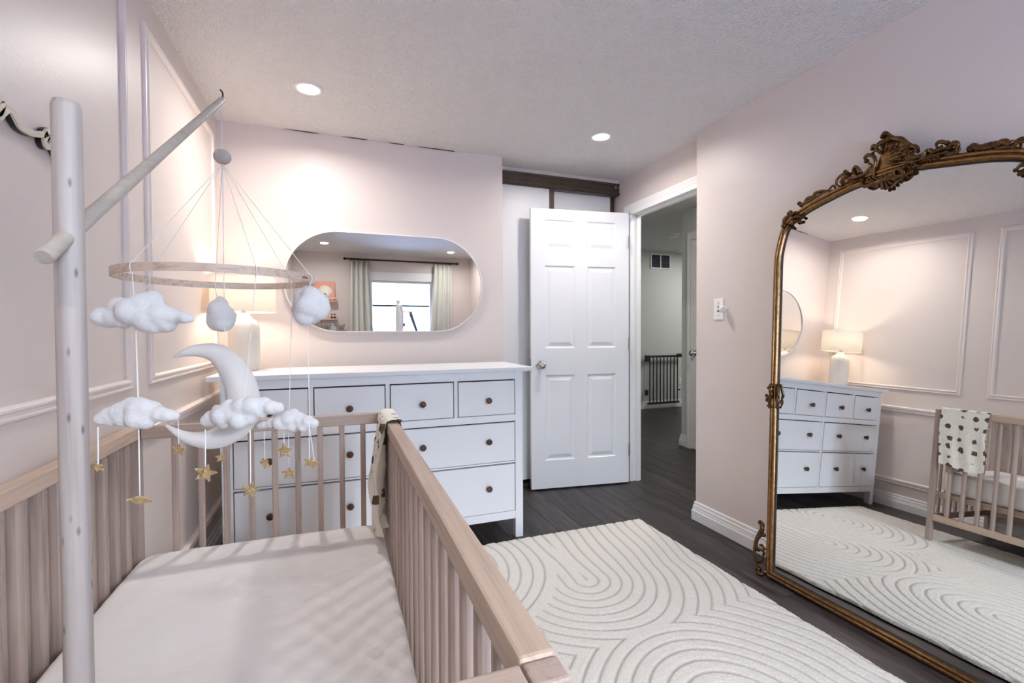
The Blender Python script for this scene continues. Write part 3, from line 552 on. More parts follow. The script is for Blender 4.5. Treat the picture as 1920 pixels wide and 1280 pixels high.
ft = struct(bx('trim_3', 1.080, 2.119, 3.235, 3.33, 0, .028, M['trackbrown'], None, .003), 'bronze floor track below the sliding closet doors', 'closet track')

# hall door on the hall's right wall
hd = struct(bx('door_4', 3.245, 3.262, 2.94, 3.705, .01, 2.04, M['white'], None, .002), 'white hall door seen edge-on through the doorway', 'door')
kb = MB().lathe([(.028, 0), (.028, .006), (.012, .010), (.012, .03), (.027, .042), (.027, .055), (.012, .066), (.001, .067)], seg=20)
kb.v = [(3.245-z, 3.655+y, .945+x) for x, y, z in kb.v]; obj('door_knob', kb, M['chrome'], hd)
t4 = MB(); t4.box(3.243, 3.266, 3.705, 3.715, 0, 2.055); t4.box(3.243, 3.266, 2.93, 3.715, 2.045, 2.06)
t4 = struct(obj('trim_4', t4, M['white']), 'white casing of the hall door', 'door frame')
v, f = sweep_profile([(3.712, 0), (3.712, 2.056), (2.93, 2.056)], [(-w_, d_) for w_, d_ in CP], False, 'yz', 3.265, -1)
obj('casing', MB().add(v, f), M['white'], t4)

# outside: the neighbour's house beyond the window
nb = struct(obj('neighbour_wall', MB().box(-4, 6.5, -5.6, -5.4, -3, 1.62), M['siding']), 'pale siding of the house next door seen through the window', 'house')
for z in (1.62, 1.36, 1.02):
    bx('siding_ledge', -4, 6.5, -5.40, -5.34, z-.05, z, M['fascia'], nb)
bx('soffit', -4, 6.5, -5.42, -5.05, 1.66, 1.80, M['fascia'], nb)
obj('roof', MB().add([(-4, -5.05, 1.80), (6.5, -5.05, 1.80), (6.5, -7.5, 3.3), (-4, -7.5, 3.3), (-4, -5.05, 1.76), (6.5, -5.05, 1.76), (6.5, -7.5, 3.2), (-4, -7.5, 3.2)], [(0, 1, 2, 3), (4, 7, 6, 5), (0, 4, 5, 1), (3, 2, 6, 7)]), M['roof'], nb)

# ------------------------------------------------------------ rug
def make_rug():
    x0, x1, y0, y1 = -.20, 1.715, -.48, 2.405
    nx, ny = 385, 578
    xs = np.linspace(x0, x1, nx); ys = np.linspace(y0, y1, ny); Xg, Yg = np.meshgrid(xs, ys)
    wob = .006*np.sin(9*Xg+5*Yg)+.005*np.sin(13*Yg-7*Xg+1)
    def arch(cx, cy, up, flare=.55):
        dx, dy = Xg-cx, (Yg-cy)*up
        leg = np.abs(dx)/(1+flare*np.clip(dy, 0, 1.2)); ring = np.hypot(dx, dy)
        return np.where(dy > 0, leg, ring)
    A = arch(1.06, 1.89, 1); B = arch(1.12, 1.07, -1); Cc = np.hypot((Xg-.46), (Yg-2.20)*.95)
    D = arch(.30, 1.22, 1, .3); E_ = np.hypot(Xg-.35, (Yg-.35)); F_ = arch(1.25, .05, 1, .4); G = arch(.25, -.2, -1, .2)
    d = np.minimum(A, B); d = np.where(Yg < .55, np.minimum(F_, E_), d); 
    d = np.where((Xg < .72) & (Yg < 1.62), np.minimum(D, E_), d)
    RC = .505
    inC = Cc < RC
    d = np.where(inC, RC-.026-Cc+.0, d)
    d = np.where((~inC) & (Cc < RC+.03), .0265, d)
    d = d+wob
    ph = (d/.053) % 1.0
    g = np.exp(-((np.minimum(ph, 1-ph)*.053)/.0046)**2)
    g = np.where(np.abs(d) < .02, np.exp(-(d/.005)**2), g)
    hgt = .020-.005*g
    edge = np.minimum.reduce([Xg-x0, x1-Xg, Yg-y0, y1-Yg]); hgt = hgt*np.clip((edge/.012+.15), .1, 1)**.5
    hgt = hgt+np.random.RandomState(3).normal(0, .0007, hgt.shape)
    ex = .003*np.sin(ys*70)*0
    scx = .006*np.abs(np.sin(PI*xs/.073))       # scalloped far end
    Yo = Yg+np.where(Yg > y1-.03, (scx[None, :]-.003)*(Yg-(y1-.03))/.03, 0)
    Xo = Xg+np.where(Xg > x1-.02, .004*np.sin(Yg*22)*(Xg-(x1-.02))/.02, 0)-np.where(Xg < x0+.05, .014*np.abs(np.sin(Yg*PI/.12))*(x0+.05-Xg)/.05, 0)
    V = np.stack([Xo, Yo, hgt], -1).reshape(-1, 3)
    i = np.arange((ny-1)*(nx-1)); r, c = i//(nx-1), i % (nx-1); a = r*nx+c
    Fq = np.stack([a, a+1, a+nx+1, a+nx], 1)
    me = bpy.data.meshes.new('rug'); me.vertices.add(len(V)); me.vertices.foreach_set('co', V.ravel().astype(np.float32))
    me.loops.add(Fq.size); me.loops.foreach_set('vertex_index', Fq.ravel().astype(np.int32))
    me.polygons.add(len(Fq)); me.polygons.foreach_set('loop_start', (np.arange(len(Fq))*4).astype(np.int32))
    me.polygons.foreach_set('loop_total', np.full(len(Fq), 4, np.int32)); me.update(calc_edges=True)
    me.polygons.foreach_set('use_smooth', np.ones(len(Fq), bool))
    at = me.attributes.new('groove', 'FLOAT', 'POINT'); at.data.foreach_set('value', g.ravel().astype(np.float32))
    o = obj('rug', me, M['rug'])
    tag(o, 'cream pile rug carved with curving parallel lines on the dark floor', 'rug')
    obj('rug_backing', MB().box(x0+.01, x1-.01, y0+.01, y1-.01, .001, .006), M['cream'], o)
make_rug()

# ------------------------------------------------------------ crib
crib = empty('crib', (-.22, 1.07, 0), 'light beech slatted crib in the foreground against the panelled wall', 'crib')
CX0, CX1, CY0, CY1, CZ = -.613, .183, .352, 1.795, .863
for x0, x1 in ((CX0, CX0+.034), (CX1-.034, CX1)):
    for y0, y1 in ((CY0, CY0+.03), (CY1-.03, CY1)):
        bx('post', x0, x1, y0, y1, 0, CZ-.001, M['beech_z'], crib, .003)
for x0, x1 in ((CX0, CX0+.034), (CX1-.036, CX1)):
    bx('side_top_rail', x0, x1, CY0+.031, CY1-.0305, CZ-.036, CZ+.002, M['beech_y'], crib, .004)
    bx('side_bottom_rail', x0+.004, x1-.004, CY0+.03, CY1-.03, .150, .190, M['beech_y'], crib, .003)
for k, (y0, y1) in enumerate(((CY0, CY0+.028), (CY1-.028, CY1-.002))):
    yy = (y0+.001, y1+.0) if k == 0 else (y0, y1)
    bx('end_top_rail', CX0+.036, CX1-.037, yy[0], yy[1], CZ-.038, CZ+.001, M['beech_x'], crib, .003)
    bx('end_bottom_rail', CX0+.034, CX1-.034, y0+.003, y1-.003, .150, .190, M['beech_x'], crib, .003)
sl = MB().box(-.009, .009, -.007, .007, .186, CZ-.035).mesh('slat')
sl2 = MB().box(-.013, .013, -.0105, .0105, .186, CZ-.034).mesh('side_slat')
for y in (CY0+.015, CY1-.015):
    for i in range(9):
        obj('slat', sl, M['beech_z'], crib, (-.491+.0717*i, y, 0), .004)
for x in (CX0+.017, CX1-.018):
    for i in range(19):
        obj('side_slat', sl2, M['beech_z'], crib, (x, 1.7-.072*i+.0, 0), .007, )
# slatted mattress support
for a in [(-.575, .145, 1.735, 1.760, .300, .335), (-.575, .145, .385, .41, .300, .335)]: bx('support_rail', *a, M['beech_x'], crib, .002)
for a in [(-.577, -.553, .41, 1.735, .300, .335), (.122, .146, .41, 1.735, .300, .335)]: bx('support_rail', *a, M['beech_y'], crib, .002)
ss = MB().box(-.35, .337, -.02, .02, .312, .324).mesh('support_slat')
for i in range(13): obj('support_slat', ss, M['beech_x'], crib, (-.21, .47+.1*i, 0))

# mattress with muslin sheet
def make_mattress():
    bm = bmesh.new(); bmesh.ops.create_cube(bm, size=1)
    x0, x1, y0, y1, z0, z1 = -.574, .144, .392, 1.752, .336, .476
    for v in bm.verts: v.co = Vector(((x0+x1)/2+v.co.x*(x1-x0), (y0+y1)/2+v.co.y*(y1-y0), (z0+z1)/2+v.co.z*(z1-z0)))
    ve = [e for e in bm.edges if abs(e.verts[0].co.z-e.verts[1].co.z) > .05]
    bmesh.ops.bevel(bm, geom=ve, offset=.055, segments=6, profile=.5, affect='EDGES')
    he = [e for e in bm.edges if abs(e.verts[0].co.z-e.verts[1].co.z) < 1e-5 and len(e.link_faces) == 2 and abs(e.link_faces[0].normal.dot(e.link_faces[1].normal)) < .3]
    bmesh.ops.bevel(bm, geom=he, offset=.026, segments=5, profile=.5, affect='EDGES')
    top = max(bm.faces, key=lambda f: f.calc_center_median().z)
    bmesh.ops.triangulate(bm, faces=[f for f in bm.faces if len(f.verts) > 4])
    me = bpy.data.meshes.new('mattress'); bm.to_mesh(me); bm.free()
    o = obj('mattress', me, M['sheet'])
    rm = o.modifiers.new('remesh', 'REMESH'); rm.mode = 'VOXEL'; rm.voxel_size = .008; rm.use_smooth_shade = True
    for nm, sz, st in (('big', .28, .008), ('small', .035, .0035)):
        tx = bpy.data.textures.new('sheet_'+nm, 'CLOUDS'); tx.noise_scale = sz; tx.noise_depth = 2
        dm = o.modifiers.new(nm, 'DISPLACE'); dm.texture = tx; dm.strength = st; dm.mid_level = .5; dm.texture_coords = 'LOCAL'
    sm = o.modifiers.new('smooth', 'SMOOTH'); sm.iterations = 2
    return o
tag(make_mattress(), 'crib mattress in a cream muslin fitted sheet', 'mattress')

# printed muslin draped over the crib's right rail
def make_blanket():
    nu, nv = 110, 150
    V = np.zeros((nv+1, nu+1, 3)); UV = np.zeros((nv+1, nu+1, 2))
    out_len, top_len, in_len = .352, .062, .385
    tot = out_len+top_len+in_len
    for j in range(nv+1):
        s = tot*j/nv
        for i in range(nu+1):
            u = i/nu
            if s < out_len:
                t = 1-s/out_len; z = .868-.352*t-(.012*math.sin(u*5)+.01*u)*t
                x = .188+.010*math.sin(min(1, t*4)*PI/2)+.004*math.sin(u*17+t*2)*t
                y = 1.528+.232*u+.006*math.sin(t*5)*t-.01*t*(u-.5)
            elif s < out_len+top_len:
                a = PI*(s-out_len)/top_len
                x = .1655+.0245*math.cos(a); z = .868+.009*math.sin(a)+.002*math.sin(u*20); y = 1.528+.232*u-.02*(1-math.cos(a))/2*(u-.5)
            else:
                t = (s-out_len-top_len)/in_len
                fold = math.sin(u*PI*6+.6*math.sin(t*4)+.4)
                am = .005+.030*min(1, t*2.2)
                belly = math.sin(PI*min(1, t*1.02))**.7*.009
                x = .143-am*(fold*.5+.5)-belly*(.4+.6*u)-.005*math.sin(u*41+t*6)-.006*math.sin(u*23+t*17)*t
                z = .868-.385*t+.03*t*math.sin(u*3+.5)-.022*t*u
                y = 1.528+.232*u; sq = min(1, t*2.2)
                c = 1.655; y = c+(y-c)*(1-.30*sq)+.016*math.cos(u*PI*6+t*3)*sq
            V[j, i] = (x, y, z); UV[j, i] = (u*.24, s)
    me = bpy.data.meshes.new('printed_blanket'); N = nu+1
    vs_ = [tuple(p) for p in V.reshape(-1, 3)]
    fs = [(j*N+i, j*N+i+1, (j+1)*N+i+1, (j+1)*N+i) for j in range(nv) for i in range(nu)]
    me.from_pydata(vs_, [], fs); me.update(); uvl = me.uv_layers.new(name='uv'); uvf = UV.reshape(-1, 2)
    for p in me.polygons:
        p.use_smooth = True
        for li, vi in zip(p.loop_indices, p.vertices): uvl.data[li].uv = uvf[vi]
    o = obj('muslin_blanket', me, M['print'])
    so = o.modifiers.new('thick', 'SOLIDIFY'); so.thickness = .0025; so.offset = 0
    tx = bpy.data.textures.new('muslin_crinkle', 'CLOUDS'); tx.noise_scale = .02
    dm = o.modifiers.new('crinkle', 'DISPLACE'); dm.texture = tx; dm.strength = .005; dm.mid_level = .5; dm.texture_coords = 'LOCAL'
    tag(o, 'cream muslin blanket with brown print draped over the crib rail corner', 'blanket')
make_blanket()

# ------------------------------------------------------------ dresser
dr = empty('dresser', (.237, 2.69, 0), 'wide white eight-drawer dresser with dark wooden knobs', 'dresser')
DX0, DX1, DY, DYB = -.502, .975, 2.462, 2.935
bx('top', -.556, 1.03, 2.444, 2.945, .936, .960, M['dresser'], dr, .003)
for x0, x1 in ((DX0, DX0+.045), (DX1-.045, DX1)):
    for y0, y1 in ((DY, DY+.045), (DYB-.045, DYB)): bx('leg', x0, x1, y0, y1, 0, .936, M['dresser'], dr, .002)
    bx('side_panel', x0+.012, x1-.012, DY+.045, DYB-.045, .108, .936, M['dresser'], dr)
bx('back_panel', DX0+.045, DX1-.045, DYB-.012, DYB-.004, .108, .936, M['dresser'], dr)
IX0, IX1 = DX0+.045, DX1-.045
for z0, z1 in ((.892, .936), (.660, .698), (.427, .434), (.108, .152)):
    pass
for z0, z1 in ((.8925, .936), (.6585, .6965), (.4245, .4335), (.108, .1525)):
    bx('front_rail', IX0, IX1, DY+.001, DY+.030, z0, z1, M['dresser'], dr, .001)
MID = .2365
bx('divider', MID-.010, MID+.010, DY+.001, DY+.030, .6965, .8925, M['dresser'], dr)
bx('divider', -.1315, -.1125, DY+.001, DY+.030, .6965, .8925, M['dresser'], dr)
bx('divider', .5815, .6005, DY+.001, DY+.030, .6965, .8925, M['dresser'], dr)
bx('divider', MID-.010, MID+.010, DY+.001, DY+.030, .4335, .6585, M['dresser'], dr)
bx('divider', MID-.010, MID+.010, DY+.001, DY+.030, .1525, .4245, M['dresser'], dr)
bx('carcass_shadow_board', IX0, IX1, DY+.031, DY+.040, .152, .893, M['gap'], dr)
kn = MB().lathe([(.008, 0), (.008, -.010), (.014, -.014), (.0165, -.020), (.016, -.026), (.010, -.028), (.001, -.0285)], axis='y', seg=20).mesh('knob')
G = .005
def drawer(x0, x1, z0, z1, knobs):
    d = bx('drawer', x0+G, x1-G, DY-.002, DY+.020, z0+G*.8, z1-G*1.4, M['dresser'], dr, .0015)
    for kx, kz in knobs: obj('knob', kn, M['darkknob'], d, (kx, DY-.002, kz))
for x0, x1, kx in ((IX0, -.1315, -.300), (-.1125, MID-.010, .053), (MID+.010, .5815, .411), (.6005, IX1, .770)):
    drawer(x0, x1, .6965, .8925, [(kx, .782)])
for z0, z1, kz in ((.4335, .6585, .556), (.1525, .4245, .298)):
    drawer(IX0, MID-.010, z0, z1, [(-.303, kz), (.052, kz)]); drawer(MID+.010, IX1, z0, z1, [(.411, kz), (.770, kz)])
cb = MB().tube(spline([(-.46, 2.98, .45), (-.47, 2.96, .12), (-.40, 2.85, .012), (-.25, 2.80, .006), (-.15, 2.88, .006), (0, 2.86, .006), (.1, 2.95, .006)], 6), .003, 6)
tag(obj('lamp_cord', cb, M['plastic']), 'thin white cord lying on the floor under the dresser', 'cord')

# ------------------------------------------------------------ table lamp
lx, ly_ = -.458, 2.80
SHR = .155
lamp = empty('table_lamp', (lx, ly_, .961), 'lit cream ceramic table lamp with white drum shade on the dresser', 'lamp')
obj('base', MB().lathe([(.001, 0), (.064, 0), (.068, .006), (.073, .06), (.074, .16), (.073, .222), (.068, .245), (.055, .262), (.036, .274), (.030, .286), (.028, .298), (.001, .299)], (lx, ly_, .961), seg=40), M['ceramic'], lamp)
obj('neck', MB().lathe([(.010, .284), (.010, .34)], (lx, ly_, .961), seg=16), M['steel'], lamp)
SZ0, SZ1 = .306, .486
sh = obj('shade', MB().lathe([(.152, SZ0), (.152, SZ1), (.150, SZ1), (.150, SZ0), (.152, SZ0)], (lx, ly_, .961), seg=56), M['shade'], lamp)
for z in (SZ0, SZ1): obj('shade_ring', MB().tube([(lx+.151*math.cos(a), ly_+.151*math.sin(a), .961+z) for a in [2*PI*k/48 for k in range(48)]], .0018, 6, closed=True), M['cord'], sh)
obj('spider', MB().tube([(lx-.15, ly_, .961+.42), (lx+.15, ly_, .961+.42)], .0015, 5).tube([(lx, ly_-.15, .961+.42), (lx, ly_+.15, .961+.42)], .0015, 5), M['steel'], lamp)
obj('bulb', MB().ball((lx, ly_, .961+.375), .026, 16, 10), M['bulb'], lamp)
pl = bpy.data.lights.new('lamp_light', 'POINT'); pl.energy = LAMP_W; pl.color = (1, .80, .60); pl.shadow_soft_size = .03
po = bpy.data.objects.new('lamp_light', pl); COL.objects.link(po); po.location = (lx, ly_, .961+.375)

# ------------------------------------------------------------ oval mirror
def stadium(x0, x1, z0, z1, n=24):
    r = (z1-z0)/2; zc = (z0+z1)/2; P = []
    for k in range(n+1): a = -PI/2+PI*k/n; P.append((x1-r+r*math.cos(a), zc+r*math.sin(a)))
    for k in range(n+1): a = PI/2+PI*k/n; P.append((x0+r+r*math.cos(a), zc+r*math.sin(a)))
    return P
ov = empty('oval_mirror', (.31, YB-.001, 1.16), 'pill-shaped mirror with thin white rim above the dresser', 'mirror')
P = stadium(-.297, .924, 1.158, 1.776)
v, f = sweep_profile([(-x, z) for x, z in P[::-1]], [(0, 0), (0, .026), (.007, .028), (.008, .020), (.008, 0)], True, 'xz', YB-.001, -1)
v = [(-a, b, c) for a, b, c in v]
obj('rim', MB().add(v, f), M['white'], ov)
Pi = stadium(-.291, .918, 1.164, 1.770)
mb = MB(); n = len(Pi); mb.add([(x, YB-.021, z) for x, z in Pi]+[(x, YB-.004, z) for x, z in Pi], [tuple(range(n))]+[tuple(range(2*n-1, n-1, -1))]+[(k, (k+1) % n, n+(k+1) % n, n+k) for k in range(n)])
obj('mirror_glass', mb, M['mirror2'], ov)

# ------------------------------------------------------------ recessed lights
LBL = ['round recessed ceiling light left, near the crib mobile arm', 'round recessed ceiling light right, in front of the closet',
       'recessed ceiling light behind the camera, seen left in the oval mirror', 'recessed ceiling light behind the camera, seen right in the oval mirror']
for (x, y), lb in zip(POT, LBL):
    e = empty('recessed_light', (x, y, H), lb, 'ceiling light', 'recessed lights in the bedroom ceiling')
    obj('trim_ring', MB().lathe([(.050, 0), (.068, 0), (.068, -.003), (.062, -.006), (.052, -.005), (.050, 0)], (x, y, H), seg=36), M['white'], e)
    obj('diffuser', MB().lathe([(.001, -.003), (.050, -.003), (.050, -.001), (.001, -.001)], (x, y, H), seg=36), M['glow'], e)

# ------------------------------------------------------------ tall leaning mirror
mn = Vector((-0.99744767, -0.03349366, 0.06305799)); ms = Vector((-0.03356045, 0.99943669, 0)); mt_ = Vector((0.06302247, 0.00211625, 0.99800986))
MX = Matrix(((ms.x, mt_.x, mn.x, 1.89), (ms.y, mt_.y, mn.y, 1.2), (ms.z, mt_.z, mn.z, 0), (0, 0, 0, 1)))
mir = empty('floor_mirror', (1.89, 1.2, 0), 'tall arched mirror in an ornate antique bronze frame leaning on the right wall', 'mirror')
def mloc(mb): mb.v = [tuple(MX @ Vector(p)) for p in mb.v]; return mb
BODY = [(.480, 1.462), (.478, 1.5215), (.4627, 1.600), (.4440, 1.6490), (.4076, 1.690), (.3563, 1.7150), (.3100, 1.7330), (.2078, 1.7611), (.1288, 1.7779), (.0119, 1.7900), (-.0937, 1.7845), (-.2081, 1.7653), (-.2921, 1.7493), (-.3301, 1.7389), (-.3748, 1.7238), (-.415, 1.700), (-.447, 1.655), (-.463, 1.59), (-.470, 1.51), (-.478, 1.43)]
path = [(.4400, .006), (.4640, .853)]+spline(BODY, 3)+[(-.494, .80), (-.506, .0)]
def area2(p): return sum(p[i][0]*p[(i+1) % len(p)][1]-p[(i+1) % len(p)][0]*p[i][1] for i in range(len(p)))
if area2(path) < 0: path = path[::-1]
FP = [(0, -.022), (-.001, -.006), (.001, .004), (.005, .012), (.011, .0155), (.016, .012), (.0175, .007), (.0195, .0065), (.022, .012), (.027, .0145), (.031, .012), (.033, .006), (.036, .003), (.039, .001)]
v, f = sweep_profile(path, FP, True, 'xy')
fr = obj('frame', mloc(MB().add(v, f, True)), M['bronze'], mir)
v, f = sweep_profile(path, [(.0385, .004), (.043, .0025), (.043, .0005)], True, 'xy')
obj('inner_reflection_edge', mloc(MB().add(v, f, True)), M['black'], fr)  # black strip painted in for the dark reflection of the frame's inner side
v, f = sweep_profile(path, [(.030, 0), (.0301, 0)], True, 'xy')
gp = [v[2*i][:2] for i in range(len(path))]
n = len(gp)
obj('mirror_glass', mloc(MB().add([(x, y, 0) for x, y in gp]+[(x, y, -.005) for x, y in gp], [tuple(range(n)), tuple(range(2*n-1, n-1, -1))]+[(k, n+k, n+(k+1) % n, (k+1) % n) for k in range(n)])), M['mirror'], mir)
bp = [v[2*i+1][:2] for i in range(len(path))]
obj('back_board', mloc(MB().add([(x, y, -.007) for x, y in bp]+[(x, y, -.021) for x, y in bp], [tuple(range(n)), tuple(range(2*n-1, n-1, -1))]+[(k, n+k, n+(k+1) % n, (k+1) % n) for k in range(n)])), M['black'], mir)
KR = .00112
def scrolls(name, strokes, par, z=.008, kr=KR, amp=.010, flip=None, seg=8, grow=1.75, fat=False):
    mb = MB()
    for q, st in enumerate(strokes):
        pts = spline([(a, b, r) for a, b, r in st], 5); n_ = len(pts)
        if flip is not None: pts = [(flip(a, b)[0], flip(a, b)[1], r) for a, b, r in pts]
        P = []; R = []
        for i, (a, b, r) in enumerate(pts):
            u = i/(n_-1); P.append((a, b, z+amp*math.sin(PI*u)+.002*(q % 3)))
            R.append(max(.0014, r*kr*grow*((.45+.75*u) if fat else (.55+.45*math.sin(PI*min(1, u*1.15+.12))))))
        mb.tube(P, R, seg)
        mb.ball(P[-1], R[-1]*(1 if fat else 1.6), 8, 6)          # curled tip
        if n_ > 14: mb.ball(P[0], R[0]*1.8, 8, 6)
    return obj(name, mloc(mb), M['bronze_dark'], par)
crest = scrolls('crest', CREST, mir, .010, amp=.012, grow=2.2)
scrolls('fan_rib', CREST_FAN, crest, .016, amp=.008, grow=1.5)
scrolls('shell_rib', CREST_SHELL, crest, .020, amp=.004, grow=1.7, fat=True)
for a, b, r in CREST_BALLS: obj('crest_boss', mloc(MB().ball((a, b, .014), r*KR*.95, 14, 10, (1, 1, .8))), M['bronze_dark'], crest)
# cupped backing that joins the crest's strokes
cb_ = [(0.2100, 1.766), (.17, 1.80), (.13, 1.80)]
mb = MB()
hull = [(a, b) for st in CREST[9:25] for a, b, r in st]
def plate(pts, z0, z1):
    n = len(pts); return MB().add([(x, y, z0) for x, y in pts]+[(x, y, z1) for x, y in pts], [tuple(range(n)), tuple(range(2*n-1, n-1, -1))]+[(k, n+k, n+(k+1) % n, (k+1) % n) for k in range(n)])
def stroke_pts(i, j): return CREST[i][j][:2]
pl_ = [CREST[0][1][:2], CREST[1][2][:2], CREST[1][3][:2], CREST[17][1][:2], CREST[12][2][:2] if False else CREST[11][4][:2], CREST_SHELL[5][2][:2], CREST_SHELL[3][2][:2], CREST_SHELL[1][2][:2], CREST[3][7][:2], CREST[3][5][:2], CREST[2][4][:2], CREST[2][2][:2]]
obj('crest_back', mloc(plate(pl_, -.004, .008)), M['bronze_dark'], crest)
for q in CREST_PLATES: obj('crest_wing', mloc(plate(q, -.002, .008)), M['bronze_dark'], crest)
scrolls('top_garland', GARLAND_R, mir, .004, amp=.005, grow=2.9, flip=lambda a, b: (a, b-.006))
scrolls('top_garland', GARLAND_L, mir, .006, amp=.005, grow=2.9)
def mirr(a, b):   # the same ornament on the frame's other side
    return (-.012-a-.018*(b/1.46-.5)*0-.0, b)
scrolls('corner_leaf', CORNER_L, mir, .010, amp=.006, grow=2.9)
scrolls('corner_leaf', CORNER_L, mir, .010, amp=.006, grow=2.9, flip=lambda a, b: (-.018-a, b-.012))
scrolls('side_leaf', SIDE_L, mir, .010, amp=.006, grow=2.9)
scrolls('side_leaf', SIDE_L, mir, .010, amp=.006, grow=2.9, flip=lambda a, b: (-.030-a, b-.01))
scrolls('foot_scroll', FOOT_L, mir, .006, amp=.004, grow=3.8)
scrolls('foot_scroll', FOOT_L, mir, .006, amp=.004, grow=3.8, flip=lambda a, b: (-.062-a, b+.002))
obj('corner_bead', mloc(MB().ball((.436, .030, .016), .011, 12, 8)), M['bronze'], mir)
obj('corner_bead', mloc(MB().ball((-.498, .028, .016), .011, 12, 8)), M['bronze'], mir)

# ------------------------------------------------------------ mobile holder
px_, py_ = -.166, .396
st = empty('mobile_holder', (px_, py_, .76), 'beech pole with slanting dowel arm clamped to the near end of the crib', 'mobile stand')
PR = .0079
obj('pole', MB().lathe([(.001, .70), (PR, .70), (PR, 1.303), (PR*.9, 1.3065), (.001, 1.307)], (px_, py_, 0), seg=32), M['pole'], st)
tip = Vector((-.173, .898, 1.538)); c0 = Vector((px_, py_, 1.2195)); D = (tip-c0)
obj('arm', MB().tube([c0-D*.062, c0-D*.060, c0, tip-D*.012, tip], [.0044, .0049, .0050, .0050, .0042], 20), M['arm'], st)
hk = [tip+Vector((0, -.004, -.004)), tip+Vector((.001, -.002, .006)), tip+Vector((0, -.001, .012)), tip+Vector((-.003, 0, .0155))]
obj('hook', MB().tube(spline(hk, 4), .0013, 8), M['black'], st)
bx('clamp', px_-.02, px_+.02, .381, py_+.012, .74, .80, M['beech_z'], st, .003)

# ------------------------------------------------------------ felt mobile
mob = empty('crib_mobile', (-.179, .90, 1.24), 'felt moon, cloud and star mobile hanging from a wooden hoop', 'mobile')
HC = Vector((-.179, .90, 1.2455)); HR = .1385
hm = MB(); seg = 96
prof = [(HR, -.0058), (HR+.0032, -.0058), (HR+.0032, .0058), (HR, .0058), (HR, -.0058)]
hm.lathe(prof, HC, seg=seg, smooth=False)
hoop = obj('hoop', hm, M['hoop'], mob, None, 0)
# small burnt lettering on the hoop
fc = bpy.data.curves.new('lettering', 'FONT'); fc.body = 'mushie'; fc.size = .0062; fc.extrude = .0001; fc.align_x = 'CENTER'
aa = math.atan2(-.055, .128)
to_ = bpy.data.objects.new('text_source', fc); dg = bpy.context.evaluated_depsgraph_get()
lme = bpy.data.meshes.new_from_object(to_); lme.materials.clear(); lme.materials.append(M['black']); bpy.data.objects.remove(to_)
lo = bpy.data.objects.new('lettering', lme); link(lo, hoop)
lo.matrix_basis = Matrix.Translation(HC+Vector((math.cos(aa)*(HR+.0034), math.sin(aa)*(HR+.0034), -.002))) @ Matrix.Rotation(aa+PI/2, 4, 'Z') @ Matrix.Rotation(PI/2, 4, 'X')
bead_c = Vector((-.1745, .898, 1.4445))
obj('bead', MB().ball(bead_c, .0128, 24, 16, (1.02, 1.02, .95)), M['bead'], mob)
obj('hanging_cord', MB().tube([tip+Vector((0, -.003, -.001)), bead_c+Vector((-.0005, 0, .0125))], .0007, 6).tube([tip+Vector((-.004, -.006, -.006)), tip+Vector((.0, .0, -.025))], .0006, 6), M['cord'], mob)
att = {'a': (-.262, .789), 'b': (-.300, .968), 'c': (-.112, .780), 'd': (-.216, 1.034), 'e': (-.043, .870), 'f': (-.082, .9985)}
for k, (ax, ay) in att.items():
    d = Vector((ax, ay, HC.z))-HC; d.z = 0; d = d.normalized(); ph = HC+d*(HR+.0016)
    obj('cord', MB().tube([bead_c+Vector((0, 0, -.012)), ph+Vector((0, 0, .0062))], .00055, 6), M['cord'], mob)
    ring = [ph+d*(.0030*math.cos(t))+Vector((0, 0, .0075*math.sin(t))) for t in [2*PI*i/14 for i in range(14)]]
    obj('knot', MB().tube(ring, .0008, 6, closed=True), M['cord'], mob)
    att[k] = ph
def felt_blob(name, spheres, base, dirx, mat, parent, voxel=.0022):
    mb = MB()
    for i, (dx, dz, r) in enumerate(spheres):
        y = .25*r*math.sin(i*2.3)
        mb.ball((base[0]+dx*dirx[0]-y*dirx[1], base[1]+dx*dirx[1]+y*dirx[0], base[2]+dz), r, 16, 12)
    o = obj(name, mb, mat, parent)
    rm = o.modifiers.new('remesh', 'REMESH'); rm.mode = 'VOXEL'; rm.voxel_size = voxel; rm.use_smooth_shade = True
    sm = o.modifiers.new('smooth', 'SMOOTH'); sm.iterations = 9; sm.factor = .7
    tx = bpy.data.textures.get('felt') or bpy.data.textures.new('felt', 'CLOUDS'); tx.noise_scale = .004; tx.noise_depth = 3
    dm = o.modifiers.new('fuzz', 'DISPLACE'); dm.texture = tx; dm.strength = .0016; dm.mid_level = .5; dm.texture_coords = 'LOCAL'
    return o
dirx = (.9375, -.348) # clouds are seen broadside
for k, ent in CLOUDS.items():
    felt_blob('felt_cloud', [(a, b, r) for a, b, r in ent[1:]], ent[0], dirx, M['felt'], mob)
mp_ = spline([(a, b, c, r) for a, b, c, r in MOON], 4)
mo = obj('felt_moon', MB().tube([p[:3] for p in mp_], [max(.002, p[3]) for p in mp_], 18).ball(mp_[0][:3], .003, 10, 8).ball(mp_[-1][:3], .003, 10, 8), M['moonfelt'], mob)
rm = mo.modifiers.new('remesh', 'REMESH'); rm.mode = 'VOXEL'; rm.voxel_size = .0022; rm.use_smooth_shade = True
sm = mo.modifiers.new('smooth', 'SMOOTH'); sm.iterations = 2
def vline(x, y, z0, z1, r=.0007): obj('cord', MB().tube([(x, y, z0), (x, y, z1)], r, 6), M['cord'], mob)
cA, cB, cC, cD, cE, cF = [CLOUDS[k][0] for k in 'ABCDEF']
obj('cord', MB().tube([att['a']+Vector((0, 0, -.007)), (cA[0]-.010, cA[1], cA[2])], .0008, 6), M['cord'], mob)
obj('cord', MB().tube([(cA[0]-.010, cA[1], cA[2]), (cB[0], cB[1], cB[2])], .0011, 6), M['cord'], mob)
